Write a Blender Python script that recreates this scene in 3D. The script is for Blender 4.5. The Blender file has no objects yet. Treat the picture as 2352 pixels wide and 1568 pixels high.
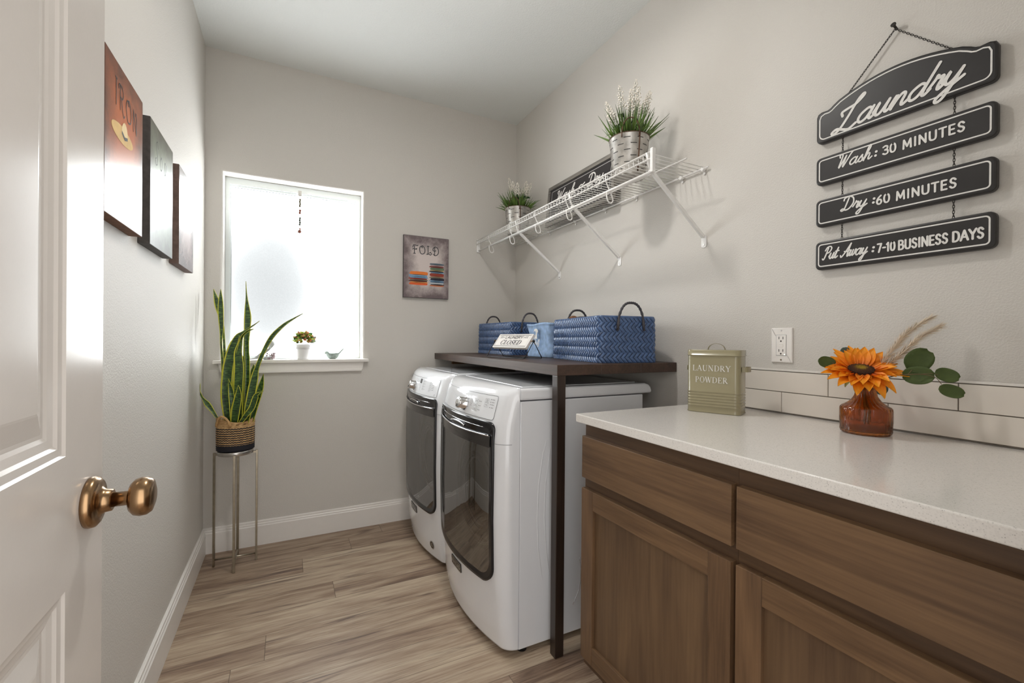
import bpy, bmesh, math, random
from math import sin, cos, pi, sqrt, radians
from mathutils import Vector, Matrix

SC = bpy.context.scene
COL = SC.collection
rnd = random.Random(7)

# ------------------------------------------------------------------ room size
D, XL, XR, H = 2.887, -0.403, 1.486, 2.743
YN = 0.10                                        # room face of the near wall

# ------------------------------------------------------------------ camera
CAM_H, YAW, ROLL, PITCH = 1.1694, 0.4692, 0.0080, -0.0028
_c, _s = cos(YAW), sin(YAW)
_F = Vector((cos(PITCH) * _s, cos(PITCH) * _c, sin(PITCH)))
_U = Vector((-sin(PITCH) * _s, -sin(PITCH) * _c, cos(PITCH)))
_R = Vector((_c, -_s, 0))
_rx = cos(ROLL) * _R + sin(ROLL) * _U
_ux = -sin(ROLL) * _R + cos(ROLL) * _U
cd = bpy.data.cameras.new('camera')
cd.sensor_width = 36.0
cd.lens = 1017.13 / 2352 * 36
cd.clip_start = 0.02
cam = bpy.data.objects.new('camera', cd)
COL.objects.link(cam)
M = Matrix.Identity(4)
for i in range(3):
    M[i][0], M[i][1], M[i][2] = _rx[i], _ux[i], -_F[i]
M[2][3] = CAM_H
cam.matrix_world = M
SC.camera = cam

# ------------------------------------------------------------------ light, exposure
SC.view_settings.view_transform = 'Standard'
SC.view_settings.look = 'None'
SC.view_settings.gamma = 1.0
SC.view_settings.use_curve_mapping = False
SC.view_settings.exposure = 0.10
SC.cycles.use_denoising = True
SC.cycles.max_bounces = 10
SC.cycles.diffuse_bounces = 6
SC.cycles.transparent_max_bounces = 12
SC.cycles.sample_clamp_indirect = 8.0
WINDOW_L = 17.0         # radiance of the frosted pane (daylight)
LAMP_W = 8.5          # ceiling lamp
GLOW_W = 3.4
HALL_FILL = 2.5            # even world background added as fill through the doorway, for an unseen hall
wd = bpy.data.worlds.new('hall_fill')
SC.world = wd
wd.use_nodes = True
wd.node_tree.nodes['Background'].inputs[0].default_value = (1.0, 0.985, 0.965, 1)
wd.node_tree.nodes['Background'].inputs[1].default_value = HALL_FILL
ld = bpy.data.lights.new('lamp_light', 'AREA')
ld.shape = 'DISK'
ld.size = 0.13
ld.energy = LAMP_W
ld.color = (1.0, 0.97, 0.93)
lo = bpy.data.objects.new('lamp_light', ld)
COL.objects.link(lo)
lo.location = (0.56, 1.40, H - 0.150)
lg = bpy.data.lights.new('lamp_glow', 'POINT')     # the bowl's light in all directions
lg.energy = GLOW_W
lg.shadow_soft_size = 0.07
lg.color = (1.0, 0.97, 0.93)
lq = bpy.data.objects.new('lamp_glow', lg)
COL.objects.link(lq)
lq.location = (0.56, 1.40, H - 0.235)

# ------------------------------------------------------------------ helpers: materials
def srgb(r, g, b):
    def f(c):
        c /= 255.0
        return c / 12.92 if c <= 0.04045 else ((c + 0.055) / 1.055) ** 2.4
    return (f(r), f(g), f(b), 1.0)

class NT:
    """tiny node helper"""
    def __init__(self, name):
        self.m = bpy.data.materials.new(name)
        self.m.use_nodes = True
        self.t = self.m.node_tree
        self.n = self.t.nodes
        self.b = self.n['Principled BSDF']
        self.out = self.n['Material Output']
    def new(self, typ, **kw):
        n = self.n.new(typ)
        for k, v in kw.items():
            setattr(n, k, v)
        return n
    def link(self, a, b):
        self.t.links.new(a, b)
    def val(self, sock, v):
        if hasattr(v, 'links') or hasattr(v, 'is_linked'):
            self.link(v, sock)
        else:
            sock.default_value = v
    def math(self, op, a, b=0.0, c=None):
        n = self.new('ShaderNodeMath', operation=op)
        self.val(n.inputs[0], a)
        self.val(n.inputs[1], b)
        if c is not None:
            self.val(n.inputs[2], c)
        return n.outputs[0]
    def coord(self, kind='Object', scale=(1, 1, 1), loc=(0, 0, 0)):
        tc = self.new('ShaderNodeTexCoord')
        mp = self.new('ShaderNodeMapping')
        mp.inputs['Scale'].default_value = scale
        mp.inputs['Location'].default_value = loc
        self.link(tc.outputs[kind], mp.inputs[0])
        return mp.outputs[0]
    def noise(self, vec, scale=5.0, detail=3.0, rough=0.5, dist=0.0):
        n = self.new('ShaderNodeTexNoise')
        if vec is not None:
            self.link(vec, n.inputs['Vector'])
        n.inputs['Scale'].default_value = scale
        n.inputs['Detail'].default_value = detail
        n.inputs['Roughness'].default_value = rough
        n.inputs['Distortion'].default_value = dist
        return n.outputs['Fac']
    def ramp(self, fac, stops):
        n = self.new('ShaderNodeValToRGB')
        el = n.color_ramp.elements
        while len(el) > 1:
            el.remove(el[-1])
        el[0].position, el[0].color = stops[0]
        for p, c in stops[1:]:
            e = el.new(p)
            e.color = c
        self.link(fac, n.inputs[0])
        return n.outputs[0]
    def mix(self, fac, a, b, mode='MIX'):
        n = self.new('ShaderNodeMix', data_type='RGBA', blend_type=mode)
        self.val(n.inputs[0], fac)
        self.val(n.inputs[6], a)
        self.val(n.inputs[7], b)
        return n.outputs[2]
    def bump(self, height, strength=0.3, dist=0.01):
        n = self.new('ShaderNodeBump')
        n.inputs['Strength'].default_value = strength
        n.inputs['Distance'].default_value = dist
        self.link(height, n.inputs['Height'])
        self.link(n.outputs[0], self.b.inputs['Normal'])
    def base(self, c):
        self.val(self.b.inputs['Base Color'], c)

def mat(name, color, rough=0.5, metal=0.0, spec=0.5, noise=0.0, nscale=30.0, bump=0.0, bscale=200.0, bdist=0.002, coat=0.0):
    t = NT(name)
    t.b.inputs['Roughness'].default_value = rough
    t.b.inputs['Metallic'].default_value = metal
    t.b.inputs['Specular IOR Level'].default_value = spec
    if coat:
        t.b.inputs['Coat Weight'].default_value = coat
        t.b.inputs['Coat Roughness'].default_value = 0.05
    v = t.coord('Object')
    amt = noise if noise else 0.03
    f = t.noise(v, nscale, 4)
    lo_ = tuple(max(0, c * (1 - amt)) for c in color[:3]) + (1,)
    hi_ = tuple(min(1, c * (1 + amt)) for c in color[:3]) + (1,)
    t.base(t.ramp(f, [(0.3, lo_), (0.7, hi_)]))
    if bump:
        t.bump(t.noise(v, bscale, 3), bump, bdist)
    return t.m

def wood(name, dark, light, grain='X', rough=0.38, scale=1.0, knots=0.0, seed=0.0, coat=0.0):
    t = NT(name)
    ax = {'X': 0, 'Y': 1, 'Z': 2}[grain]
    sc = [11.0, 11.0, 11.0]
    sc[ax] = 1.5
    v = t.coord('Object', tuple(s * scale for s in sc), (seed, seed * 1.7, seed * 0.6))
    sc2 = [150.0, 150.0, 150.0]
    sc2[ax] = 7.0
    v2 = t.coord('Object', tuple(s * scale for s in sc2), (seed, seed, seed))
    f1 = t.noise(v, 1.0, 5, 0.55, 1.4)
    f2 = t.noise(v2, 1.0, 3, 0.5, 0.3)
    v3 = t.coord('Object', (3, 3, 3), (seed * 2, 0, 0))
    f3 = t.noise(v3, 1.0, 2)
    f = t.math('ADD', t.math('MULTIPLY', f1, 0.50), t.math('MULTIPLY', f2, 0.28))
    f = t.math('ADD', f, t.math('MULTIPLY', f3, 0.22))
    mid = tuple((a + b) / 2 for a, b in zip(dark, light))
    t.base(t.ramp(f, [(0.36, dark), (0.5, mid), (0.64, light)]))
    t.b.inputs['Roughness'].default_value = rough
    if coat:
        t.b.inputs['Coat Weight'].default_value = coat
        t.b.inputs['Coat Roughness'].default_value = 0.2
    t.bump(f2, 0.12, 0.001)
    return t.m

# ------------------------------------------------------------------ helpers: meshes
class MB:
    def __init__(self):
        self.v, self.f, self.s, self.uv = [], [], [], {}
    def add(self, vs, fs, smooth=False):
        o = len(self.v)
        self.v += [Vector(p) for p in vs]
        for f in fs:
            self.f.append(tuple(i + o for i in f))
            self.s.append(smooth)
        return o
    def box(self, a, b):
        x0, y0, z0 = a
        x1, y1, z1 = b
        self.add([(x0, y0, z0), (x1, y0, z0), (x1, y1, z0), (x0, y1, z0), (x0, y0, z1), (x1, y0, z1), (x1, y1, z1), (x0, y1, z1)],
                 [(0, 3, 2, 1), (4, 5, 6, 7), (0, 1, 5, 4), (1, 2, 6, 5), (2, 3, 7, 6), (3, 0, 4, 7)])
        return self
    def obox(self, M, hx, hy, hz):
        vs = [M @ Vector((x, y, z)) for z in (-hz, hz) for x, y in ((-hx, -hy), (hx, -hy), (hx, hy), (-hx, hy))]
        self.add(vs, [(0, 3, 2, 1), (4, 5, 6, 7), (0, 1, 5, 4), (1, 2, 6, 5), (2, 3, 7, 6), (3, 0, 4, 7)])
        return self
    def lathe(self, prof, M=None, n=32, cap0=True, cap1=True, smooth=True):
        """prof: [(r, z)...] round the local z axis"""
        M = M or Matrix.Identity(4)
        vs = []
        for r, z in prof:
            for k in range(n):
                a = 2 * pi * k / n
                vs.append(M @ Vector((r * cos(a), r * sin(a), z)))
        fs = []
        for i in range(len(prof) - 1):
            for k in range(n):
                k2 = (k + 1) % n
                fs.append((i * n + k, i * n + k2, (i + 1) * n + k2, (i + 1) * n + k))
        o = self.add(vs, fs, smooth)
        if cap0:
            self.f.append(tuple(o + k for k in reversed(range(n)))); self.s.append(False)
        if cap1:
            b = o + (len(prof) - 1) * n
            self.f.append(tuple(b + k for k in range(n))); self.s.append(False)
        return self
    def cyl(self, a, b, r, n=16, r2=None):
        a, b = Vector(a), Vector(b)
        d = b - a
        Mx = Matrix.Translation(a) @ d.to_track_quat('Z', 'Y').to_matrix().to_4x4()
        return self.lathe([(r, 0), (r if r2 is None else r2, d.length)], Mx, n)
    def tube(self, pts, r, n=8, closed=False, smooth=True):
        pts = [Vector(p) for p in pts]
        m = len(pts)
        rr = r if isinstance(r, (list, tuple)) else [r] * m
        ref = None
        vs = []
        for i, p in enumerate(pts):
            a = pts[(i - 1) % m] if (closed or i) else pts[0]
            b = pts[(i + 1) % m] if (closed or i < m - 1) else pts[-1]
            t = (b - a)
            t = t.normalized() if t.length > 1e-9 else Vector((0, 0, 1))
            if ref is None:
                ref = t.orthogonal().normalized()
            ref = (ref - t * ref.dot(t))
            ref = ref.normalized() if ref.length > 1e-6 else t.orthogonal().normalized()
            bi = t.cross(ref)
            for k in range(n):
                an = 2 * pi * k / n
                vs.append(p + (ref * cos(an) + bi * sin(an)) * rr[i])
        fs = []
        for i in range(m if closed else m - 1):
            j = (i + 1) % m
            for k in range(n):
                k2 = (k + 1) % n
                fs.append((i * n + k, i * n + k2, j * n + k2, j * n + k))
        o = self.add(vs, fs, smooth)
        if not closed:
            self.f.append(tuple(o + k for k in reversed(range(n)))); self.s.append(False)
            self.f.append(tuple(o + (m - 1) * n + k for k in range(n))); self.s.append(False)
        return self
    def ball(self, c, r, n=16, m=10, sc=(1, 1, 1)):
        c = Vector(c)
        vs = [c + Vector((0, 0, r * sc[2]))]
        for i in range(1, m):
            th = pi * i / m
            for k in range(n):
                a = 2 * pi * k / n
                vs.append(c + Vector((r * sc[0] * sin(th) * cos(a), r * sc[1] * sin(th) * sin(a), r * sc[2] * cos(th))))
        vs.append(c - Vector((0, 0, r * sc[2])))
        fs = []
        for k in range(n):
            k2 = (k + 1) % n
            fs.append((0, 1 + k, 1 + k2))
            for i in range(m - 2):
                fs.append((1 + i * n + k, 1 + (i + 1) * n + k, 1 + (i + 1) * n + k2, 1 + i * n + k2))
            b = 1 + (m - 2) * n
            fs.append((b + k, len(vs) - 1, b + k2))
        self.add(vs, fs, True)
        return self
    def grid(self, rows, smooth=True, closed_u=False, uv=False):
        """rows: list of rows of points"""
        nu, nv = len(rows[0]), len(rows)
        vs = [p for r in rows for p in r]
        fs = []
        for j in range(nv - 1):
            for i in range(nu if closed_u else nu - 1):
                i2 = (i + 1) % nu
                fs.append((j * nu + i, j * nu + i2, (j + 1) * nu + i2, (j + 1) * nu + i))
        o = self.add(vs, fs, smooth)
        if uv:
            for j in range(nv):
                for i in range(nu):
                    self.uv[o + j * nu + i] = (i / (nu - 1), j / (nv - 1))
        return self
    def prism(self, fr, outline, c0, c1, bev=0.0):
        """outline (a,b) counter-clockwise in frame fr, from depth c0 to c1, front edge bevelled"""
        n = len(outline)
        def inset(d):
            res = []
            for i in range(n):
                p0, p1, p2 = (Vector(outline[i - 1]), Vector(outline[i]), Vector(outline[(i + 1) % n]))
                e0 = (p1 - p0).normalized() if (p1 - p0).length > 1e-9 else Vector((1, 0))
                e1 = (p2 - p1).normalized() if (p2 - p1).length > 1e-9 else e0
                nrm = Vector((-e0.y, e0.x)) + Vector((-e1.y, e1.x))
                nrm = nrm.normalized() if nrm.length > 1e-6 else Vector((-e0.y, e0.x))
                k = max(0.35, nrm.dot(Vector((-e0.y, e0.x))))
                res.append(p1 + nrm * d / k)
            return res
        loops = [(0.0, c0)]
        if bev:
            loops += [(0.0, c1 - bev), (bev * 0.29, c1 - bev * 0.29), (bev, c1)]
        else:
            loops += [(0.0, c1)]
        vs = []
        for d, c in loops:
            pts = inset(d) if d else [Vector(p) for p in outline]
            vs += [fr(p[0], p[1], c) for p in pts]
        fs = []
        for j in range(len(loops) - 1):
            for i in range(n):
                i2 = (i + 1) % n
                fs.append((j * n + i, j * n + i2, (j + 1) * n + i2, (j + 1) * n + i))
        o = self.add(vs, fs, False)
        self.f.append(tuple(o + i for i in reversed(range(n)))); self.s.append(False)
        self.f.append(tuple(o + (len(loops) - 1) * n + i for i in range(n))); self.s.append(False)
        return self
    def flat(self, fr, outline, c):
        o = self.add([fr(p[0], p[1], c) for p in outline], [])
        self.f.append(tuple(o + i for i in range(len(outline)))); self.s.append(False)
        return self

WORLD = {}
def link(name, mb, m, parent=None, world=True, bevel=0.0, seg=2, at=None):
    """one mesh object; world=True: its points are room coordinates"""
    me = bpy.data.meshes.new(name)
    if parent is not None:
        W = WORLD[parent.name]
    else:
        W = Matrix.Translation(Vector(at)) if at is not None else Matrix.Identity(4)
    inv = W.inverted() if world else Matrix.Identity(4)
    me.from_pydata([inv @ v for v in mb.v], [], mb.f)
    me.polygons.foreach_set('use_smooth', mb.s)
    if mb.uv:
        uvl = me.uv_layers.new(name='UVMap')
        for lp in me.loops:
            uvl.data[lp.index].uv = mb.uv.get(lp.vertex_index, (0.5, 0.5))
    me.update()
    me.materials.append(m)
    o = bpy.data.objects.new(name, me)
    COL.objects.link(o)
    if parent is not None:
        o.parent = parent
    else:
        o.matrix_world = W
    WORLD[o.name] = W
    if bevel:
        md = o.modifiers.new('bevel', 'BEVEL')
        md.width = bevel
        md.segments = seg
        md.limit_method = 'ANGLE'
        md.angle_limit = radians(40)
        md.harden_normals = False
    return o

def tag(o, label=None, cat=None, group=None, kind=None):
    if label: o['label'] = label
    if cat: o['category'] = cat
    if group: o['group'] = group
    if kind: o['kind'] = kind
    return o

def thing(name, label, cat, loc=(0, 0, 0), rz=0.0, group=None):
    o = bpy.data.objects.new(name, None)
    COL.objects.link(o)
    o.empty_display_size = 0.05
    W = Matrix.Translation(Vector(loc)) @ Matrix.Rotation(rz, 4, 'Z')
    o.matrix_world = W
    WORLD[o.name] = W
    return tag(o, label, cat, group)

def structure(name, mb, m, parent=None, **kw):
    o = link(name, mb, m, parent, **kw)
    if parent is None:
        o['kind'] = 'structure'
    return o

def dup(root, loc, rz=None):
    """a copy of a thing, its parts and their sub-parts"""
    r = root.copy()
    COL.objects.link(r)
    r.location = loc
    if rz is not None:
        r.rotation_euler = (0, 0, rz)
    def rec(src, dst):
        for ch in src.children:
            c = ch.copy()
            COL.objects.link(c)
            c.parent = dst
            rec(ch, c)
    rec(root, r)
    return r

def frame(o, right, up):
    o, right, up = Vector(o), Vector(right).normalized(), Vector(up).normalized()
    n = right.cross(up)
    return lambda a, b, c=0.0: o + right * a + up * b + n * c

def rrect(x0, y0, x1, y1, r, k=5):
    pts = []
    rs = r if isinstance(r, (list, tuple)) else (r, r, r, r)   # bl, br, tr, tl
    for (cx, cy, a0, q) in ((x0 + rs[0], y0 + rs[0], 180, rs[0]), (x1 - rs[1], y0 + rs[1], 270, rs[1]),
                            (x1 - rs[2], y1 - rs[2], 0, rs[2]), (x0 + rs[3], y1 - rs[3], 90, rs[3])):
        for i in range(k + 1):
            a = radians(a0 + 90 * i / k)
            pts.append((cx + q * cos(a), cy + q * sin(a)))
    return pts

def smooth_line(pts, k=6):
    pts = [Vector(p) for p in pts]
    if len(pts) < 3:
        return pts
    res = []
    for i in range(len(pts) - 1):
        p0 = pts[i - 1] if i else pts[0] * 2 - pts[1]
        p1, p2 = pts[i], pts[i + 1]
        p3 = pts[i + 2] if i + 2 < len(pts) else pts[-1] * 2 - pts[-2]
        for j in range(k):
            t = j / k
            res.append(0.5 * ((2 * p1) + (p2 - p0) * t + (2 * p0 - 5 * p1 + 4 * p2 - p3) * t * t + (3 * p1 - p0 - 3 * p2 + p3) * t ** 3))
    res.append(pts[-1])
    return res

# ------------------------------------------------------------------ helpers: lettering (all drawn as strokes)
def stroke(mb, mp, pts, w, k=6, cap=True, wf=None):
    """a flat pen stroke along 2-D points; mp maps (a, b) to a point in the room"""
    p = smooth_line([(q[0], q[1], 0) for q in pts], k) if k > 1 else [Vector((q[0], q[1], 0)) for q in pts]
    n = len(p)
    vs = []
    # crossing strokes lie a hair above one another
    q0 = p[0]
    nn = (mp(q0.x + 2e-3, q0.y) - mp(q0.x, q0.y)).cross(mp(q0.x, q0.y + 2e-3) - mp(q0.x, q0.y)).normalized()
    layer = getattr(mb, 'layer', 0)
    mb.layer = layer + 1
    mp0 = mp
    lift = [(layer % 14) * 3.2e-5 + .4e-5]
    mp = lambda a, b: mp0(a, b) + nn * lift[0]
    for i in range(n):
        t = p[min(i + 1, n - 1)] - p[max(i - 1, 0)]
        t = t.normalized() if t.length > 1e-9 else Vector((1, 0, 0))
        nr = Vector((-t.y, t.x, 0))
        h = w / 2 * (wf(i / (n - 1)) if wf else 1.0)
        lift[0] = (layer % 14) * 3.2e-5 + 2.2e-5 * i / n
        vs += [mp(*(p[i] + nr * h).xy), mp(*(p[i] - nr * h).xy)]
    mb.add(vs, [(2 * i + 1, 2 * i + 3, 2 * i + 2, 2 * i) for i in range(n - 1)])
    if cap:
        for e in ((0,) if (p[-1] - p[0]).length < .2 * w and n < 9 else (0, n - 1)):
            h = w / 2 * (wf(e / (n - 1)) if wf else 1.0)
            lift[0] = (layer % 14) * 3.2e-5 + 2.7e-5
            o = mb.add([mp(p[e].x + h * cos(2 * pi * q / 10), p[e].y + h * sin(2 * pi * q / 10)) for q in range(10)], [])
            mb.f.append(tuple(range(o, o + 10))); mb.s.append(False)

CURSIVE = {
 'a': (1.0, [[(.78,.82),(.48,1.),(.12,.7),(.06,.28),(.28,0),(.58,.2),(.8,.95)], [(.8,.98),(.72,.3),(.85,.02),(1.1,.3)]]),
 'u': (.95, [[(-.05,.35),(.14,.98),(.08,.35),(.22,.02),(.45,.15),(.7,.95)], [(.7,.98),(.63,.3),(.76,.02),(1.02,.3)]]),
 'n': (.92, [[(-.03,.3),(.16,.98),(.1,0)], [(.1,.1),(.3,.75),(.5,.98),(.64,.8),(.6,.25),(.72,.02),(1.,.3)]]),
 'd': (1.02, [[(.78,.82),(.48,1.),(.12,.7),(.06,.28),(.28,0),(.58,.2),(.84,1.0)], [(1.02,2.1),(.82,.9),(.76,.2),(.9,.02),(1.12,.3)]]),
 'r': (.72, [[(0,.3),(.2,.85),(.24,1.12),(.34,.9),(.56,.92),(.48,.35),(.56,.02),(.8,.3)]]),
 'y': (.95, [[(-.05,.35),(.14,.98),(.08,.4),(.25,.08),(.5,.3),(.72,.95)], [(.72,.98),(.55,0),(.32,-.85),(.08,-1.),(-.02,-.75),(.3,-.3),(.95,.3)]]),
 's': (.66, [[(0,.25),(.36,1.0),(.4,.75),(.52,.3),(.36,.02),(.08,.12)], [(.36,.02),(.75,.3)]]),
 'h': (.92, [[(0,.3),(.42,1.6),(.42,2.1),(.26,2.0),(.13,.9),(.08,0)], [(.1,.2),(.3,.8),(.5,.97),(.6,.75),(.56,.2),(.7,.02),(.95,.3)]]),
 't': (.6, [[(0,.3),(.3,1.75)], [(.3,1.75),(.16,.3),(.3,.02),(.6,.3)], [(-.02,1.15),(.55,1.2)]]),
 'w': (1.08, [[(-.05,.35),(.14,.98),(.08,.3),(.22,.02),(.42,.3),(.52,.9)], [(.52,.95),(.5,.3),(.64,.02),(.88,.4),(.9,.98),(1.1,.85)]]),
 'f': (.62, [[(0,.3),(.35,1.3),(.45,2.0),(.3,2.1),(.2,1.2),(.12,-.8),(.28,-.85),(.3,-.2),(.15,.1),(.65,.3)]]),
 'o': (.9, [[(.5,1.),(.12,.75),(.08,.25),(.3,0),(.6,.2),(.68,.7),(.5,1.),(.75,.85),(.95,.95)]]),
 'L': (1.35, [[(.12,1.25),(-.02,1.6),(.3,1.75),(.8,1.9),(1.12,2.35),(1.02,2.5),(.8,2.1),(.55,1.0),(.3,.2),(0,-.12),(-.2,.05),(.05,.25),(.5,.02),(.95,-.15),(1.3,.15)]]),
 'W': (1.45, [[(0,1.6),(-.1,1.95),(.15,2.1),(.28,1.6),(.2,.0),(.75,1.7)], [(.75,1.7),(.68,0),(1.25,1.7),(1.45,2.1)]]),
 'D': (1.35, [[(.5,1.9),(.35,.3),(.1,-.02),(-.08,.15),(.15,.3),(.5,.03),(.95,.2),(1.25,.95),(1.05,1.75),(.5,2.12),(0,1.95),(-.05,1.6)]]),
 'P': (1.0, [[(.35,1.9),(.18,.3),(0,-.05),(-.18,.12)], [(-.1,1.5),(.1,2.0),(.6,2.15),(.98,1.8),(.8,1.2),(.35,1.0)]]),
 'A': (1.25, [[(-.25,.25),(-.02,-.05),(.4,.6),(1.0,2.1)], [(1.0,2.1),(.92,.9),(.94,.1),(1.08,.02),(1.3,.3)], [(.25,.85),(.7,.8),(1.15,1.0)]]),
 'S': (.95, [[(.88,1.7),(.7,2.1),(.42,1.9),(.45,1.35),(.75,.8),(.7,.2),(.3,-.02),(0,.25)]]),
 ':': (.5, [[(.2,.2),(.202,.202)], [(.25,.8),(.252,.802)]]),
 '~': (.9, [[(.05,.7),(.3,1.0),(.55,.85),(.85,1.1)]]),
 ' ': (.6, []),
}
SANS = {   # cap height 1, skeleton strokes; (points, smoothing)
 'M': (.95, [([(.05,0),(.1,1),(.47,.2),(.84,1),(.89,0)], 1)]),
 'I': (.28, [([(.14,0),(.14,1)], 1)]),
 'N': (.82, [([(.08,0),(.08,1),(.74,0),(.74,1)], 1)]),
 'U': (.8, [([(.08,1),(.08,.35),(.16,.08),(.4,0),(.64,.08),(.72,.35),(.72,1)], 4)]),
 'T': (.68, [([(0,1),(.68,1)], 1), ([(.34,1),(.34,0)], 1)]),
 'E': (.62, [([(.56,1),(.08,1),(.08,0),(.58,0)], 1), ([(.08,.52),(.5,.52)], 1)]),
 'S': (.66, [([(.58,.84),(.4,1),(.2,.98),(.09,.78),(.2,.57),(.45,.46),(.58,.26),(.48,.04),(.25,-.01),(.05,.16)], 5)]),
 'B': (.72, [([(.08,0),(.08,1),(.4,1)], 1), ([(.4,1),(.58,.9),(.58,.64),(.4,.53),(.08,.53)], 3), ([(.4,.53),(.64,.42),(.64,.12),(.42,0),(.08,0)], 3)]),
 'D': (.78, [([(.08,0),(.08,1)], 1), ([(.08,1),(.35,1),(.62,.85),(.72,.5),(.62,.15),(.35,0),(.08,0)], 4)]),
 'A': (.8, [([(.0,0),(.4,1),(.8,0)], 1), ([(.14,.33),(.66,.33)], 1)]),
 'Y': (.74, [([(0,1),(.37,.48),(.74,1)], 1), ([(.37,.48),(.37,0)], 1)]),
 'L': (.6, [([(.08,1),(.08,0),(.56,0)], 1)]),
 'R': (.72, [([(.08,0),(.08,1),(.4,1)], 1), ([(.4,1),(.62,.9),(.62,.6),(.4,.48),(.08,.48)], 3), ([(.36,.48),(.68,0)], 1)]),
 'C': (.74, [([(.68,.82),(.5,.99),(.25,.95),(.08,.7),(.08,.3),(.25,.05),(.5,.01),(.68,.18)], 5)]),
 'O': (.84, [([(.42,1),(.18,.92),(.06,.5),(.18,.08),(.42,0),(.66,.08),(.78,.5),(.66,.92),(.42,1)], 5)]),
 'G': (.8, [([(.7,.82),(.5,.99),(.25,.95),(.08,.7),(.08,.3),(.25,.05),(.5,.01),(.7,.18),(.7,.46),(.45,.46)], 3)]),
 '0': (.66, [([(.33,1),(.13,.88),(.06,.5),(.13,.12),(.33,0),(.53,.12),(.6,.5),(.53,.88),(.33,1)], 5)]),
 '3': (.6, [([(.06,.9),(.28,1),(.5,.9),(.48,.62),(.24,.53)], 4), ([(.24,.53),(.52,.44),(.54,.12),(.28,0),(.04,.12)], 4)]),
 '6': (.64, [([(.5,1),(.2,.7),(.07,.3),(.2,.02),(.45,.02),(.56,.28),(.44,.52),(.2,.5),(.08,.3)], 5)]),
 '7': (.58, [([(.03,1),(.55,1),(.2,0)], 1)]),
 '1': (.34, [([(.02,.82),(.2,1),(.2,0)], 1)]),
 '-': (.42, [([(.06,.48),(.36,.48)], 1)]),
 ' ': (.5, []),
}
TK, TN = .15, .055
SERIF = {   # (points, width, smoothing)
 'L': (.78, [([(.2,0),(.2,1)],TK,1),([(.05,.02),(.74,.02)],TN,1),([(.05,.98),(.36,.98)],TN,1),([(.74,.0),(.78,.28)],TN,1)]),
 'A': (.98, [([(.1,0),(.46,1)],TN,1),([(.46,1),(.86,0)],TK,1),([(.22,.36),(.66,.36)],TN,1),([(0,.02),(.24,.02)],TN,1),([(.68,.02),(1.,.02)],TN,1)]),
 'U': (1.0, [([(.2,1),(.2,.35),(.3,.08),(.5,.01)],TK,4),([(.5,.01),(.72,.08),(.8,.35),(.8,1)],TN,4),([(.05,.98),(.36,.98)],TN,1),([(.66,.98),(.94,.98)],TN,1)]),
 'N': (1.05, [([(.18,0),(.18,1)],TN,1),([(.16,1),(.86,0)],TK,1),([(.86,0),(.86,1)],TN,1),([(.04,.02),(.32,.02)],TN,1),([(.02,.98),(.2,.98)],TN,1),([(.72,.98),(1.,.98)],TN,1)]),
 'D': (1.0, [([(.2,0),(.2,1)],TK,1),([(.05,.98),(.5,.98),(.78,.85)],TN,3),([(.78,.85),(.88,.5),(.78,.15)],TK*.9,4),([(.78,.15),(.5,.02),(.05,.02)],TN,3)]),
 'R': (.95, [([(.2,0),(.2,1)],TK,1),([(.05,.98),(.46,.98),(.62,.9)],TN,3),([(.62,.9),(.68,.74),(.6,.58)],TK*.8,3),([(.6,.58),(.46,.5),(.2,.5)],TN,3),([(.42,.5),(.88,0)],TK,1),([(.06,.02),(.36,.02)],TN,1),([(.82,.02),(1.,.02)],TN,1)]),
 'Y': (.95, [([(.1,1),(.48,.48)],TK,1),([(.86,1),(.48,.48)],TN,1),([(.48,.5),(.48,0)],TK,1),([(-.02,.98),(.28,.98)],TN,1),([(.7,.98),(.98,.98)],TN,1),([(.32,.02),(.64,.02)],TN,1)]),
 'P': (.82, [([(.2,0),(.2,1)],TK,1),([(.05,.98),(.46,.98),(.62,.9)],TN,3),([(.62,.9),(.69,.73),(.6,.55)],TK*.8,3),([(.6,.55),(.46,.47),(.2,.47)],TN,3),([(.06,.02),(.38,.02)],TN,1)]),
 'O': (1.0, [([(.5,1),(.26,.93),(.14,.75)],TN*1.3,3),([(.14,.75),(.1,.5),(.14,.25)],TK,3),([(.14,.25),(.26,.07),(.5,0),(.74,.07),(.86,.25)],TN*1.3,3),([(.86,.25),(.9,.5),(.86,.75)],TK,3),([(.86,.75),(.74,.93),(.5,1)],TN*1.3,3)]),
 'W': (1.32, [([(.1,1),(.4,0)],TK,1),([(.4,0),(.64,1)],TN,1),([(.62,1),(.92,0)],TK,1),([(.92,0),(1.2,1)],TN,1),([(-.02,.98),(.26,.98)],TN,1),([(.5,.98),(.76,.98)],TN,1),([(1.08,.98),(1.32,.98)],TN,1)]),
 'E': (.86, [([(.2,0),(.2,1)],TK,1),([(.05,.98),(.72,.98)],TN,1),([(.05,.02),(.76,.02)],TN,1),([(.2,.52),(.56,.52)],TN,1),([(.72,1),(.74,.74)],TN,1),([(.76,0),(.8,.28)],TN,1),([(.56,.4),(.56,.64)],TN,1)]),
 'C': (.92, [([(.82,.75),(.72,.93),(.5,1),(.28,.93),(.15,.75)],TN*1.3,3),([(.15,.75),(.1,.5),(.15,.25)],TK,3),([(.15,.25),(.28,.07),(.52,0),(.74,.07),(.86,.28)],TN*1.3,3),([(.82,.7),(.82,1.)],TN,1)]),
 'S': (.72, [([(.6,.72),(.52,.93),(.34,1),(.18,.92),(.12,.76)],TN*1.3,3),([(.12,.76),(.24,.58),(.48,.44),(.58,.25)],TK,4),([(.58,.25),(.5,.06),(.32,0),(.16,.07),(.08,.3)],TN*1.3,3),([(.62,.7),(.62,1.)],TN,1),([(.07,0),(.07,.3)],TN,1)]),
}
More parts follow.
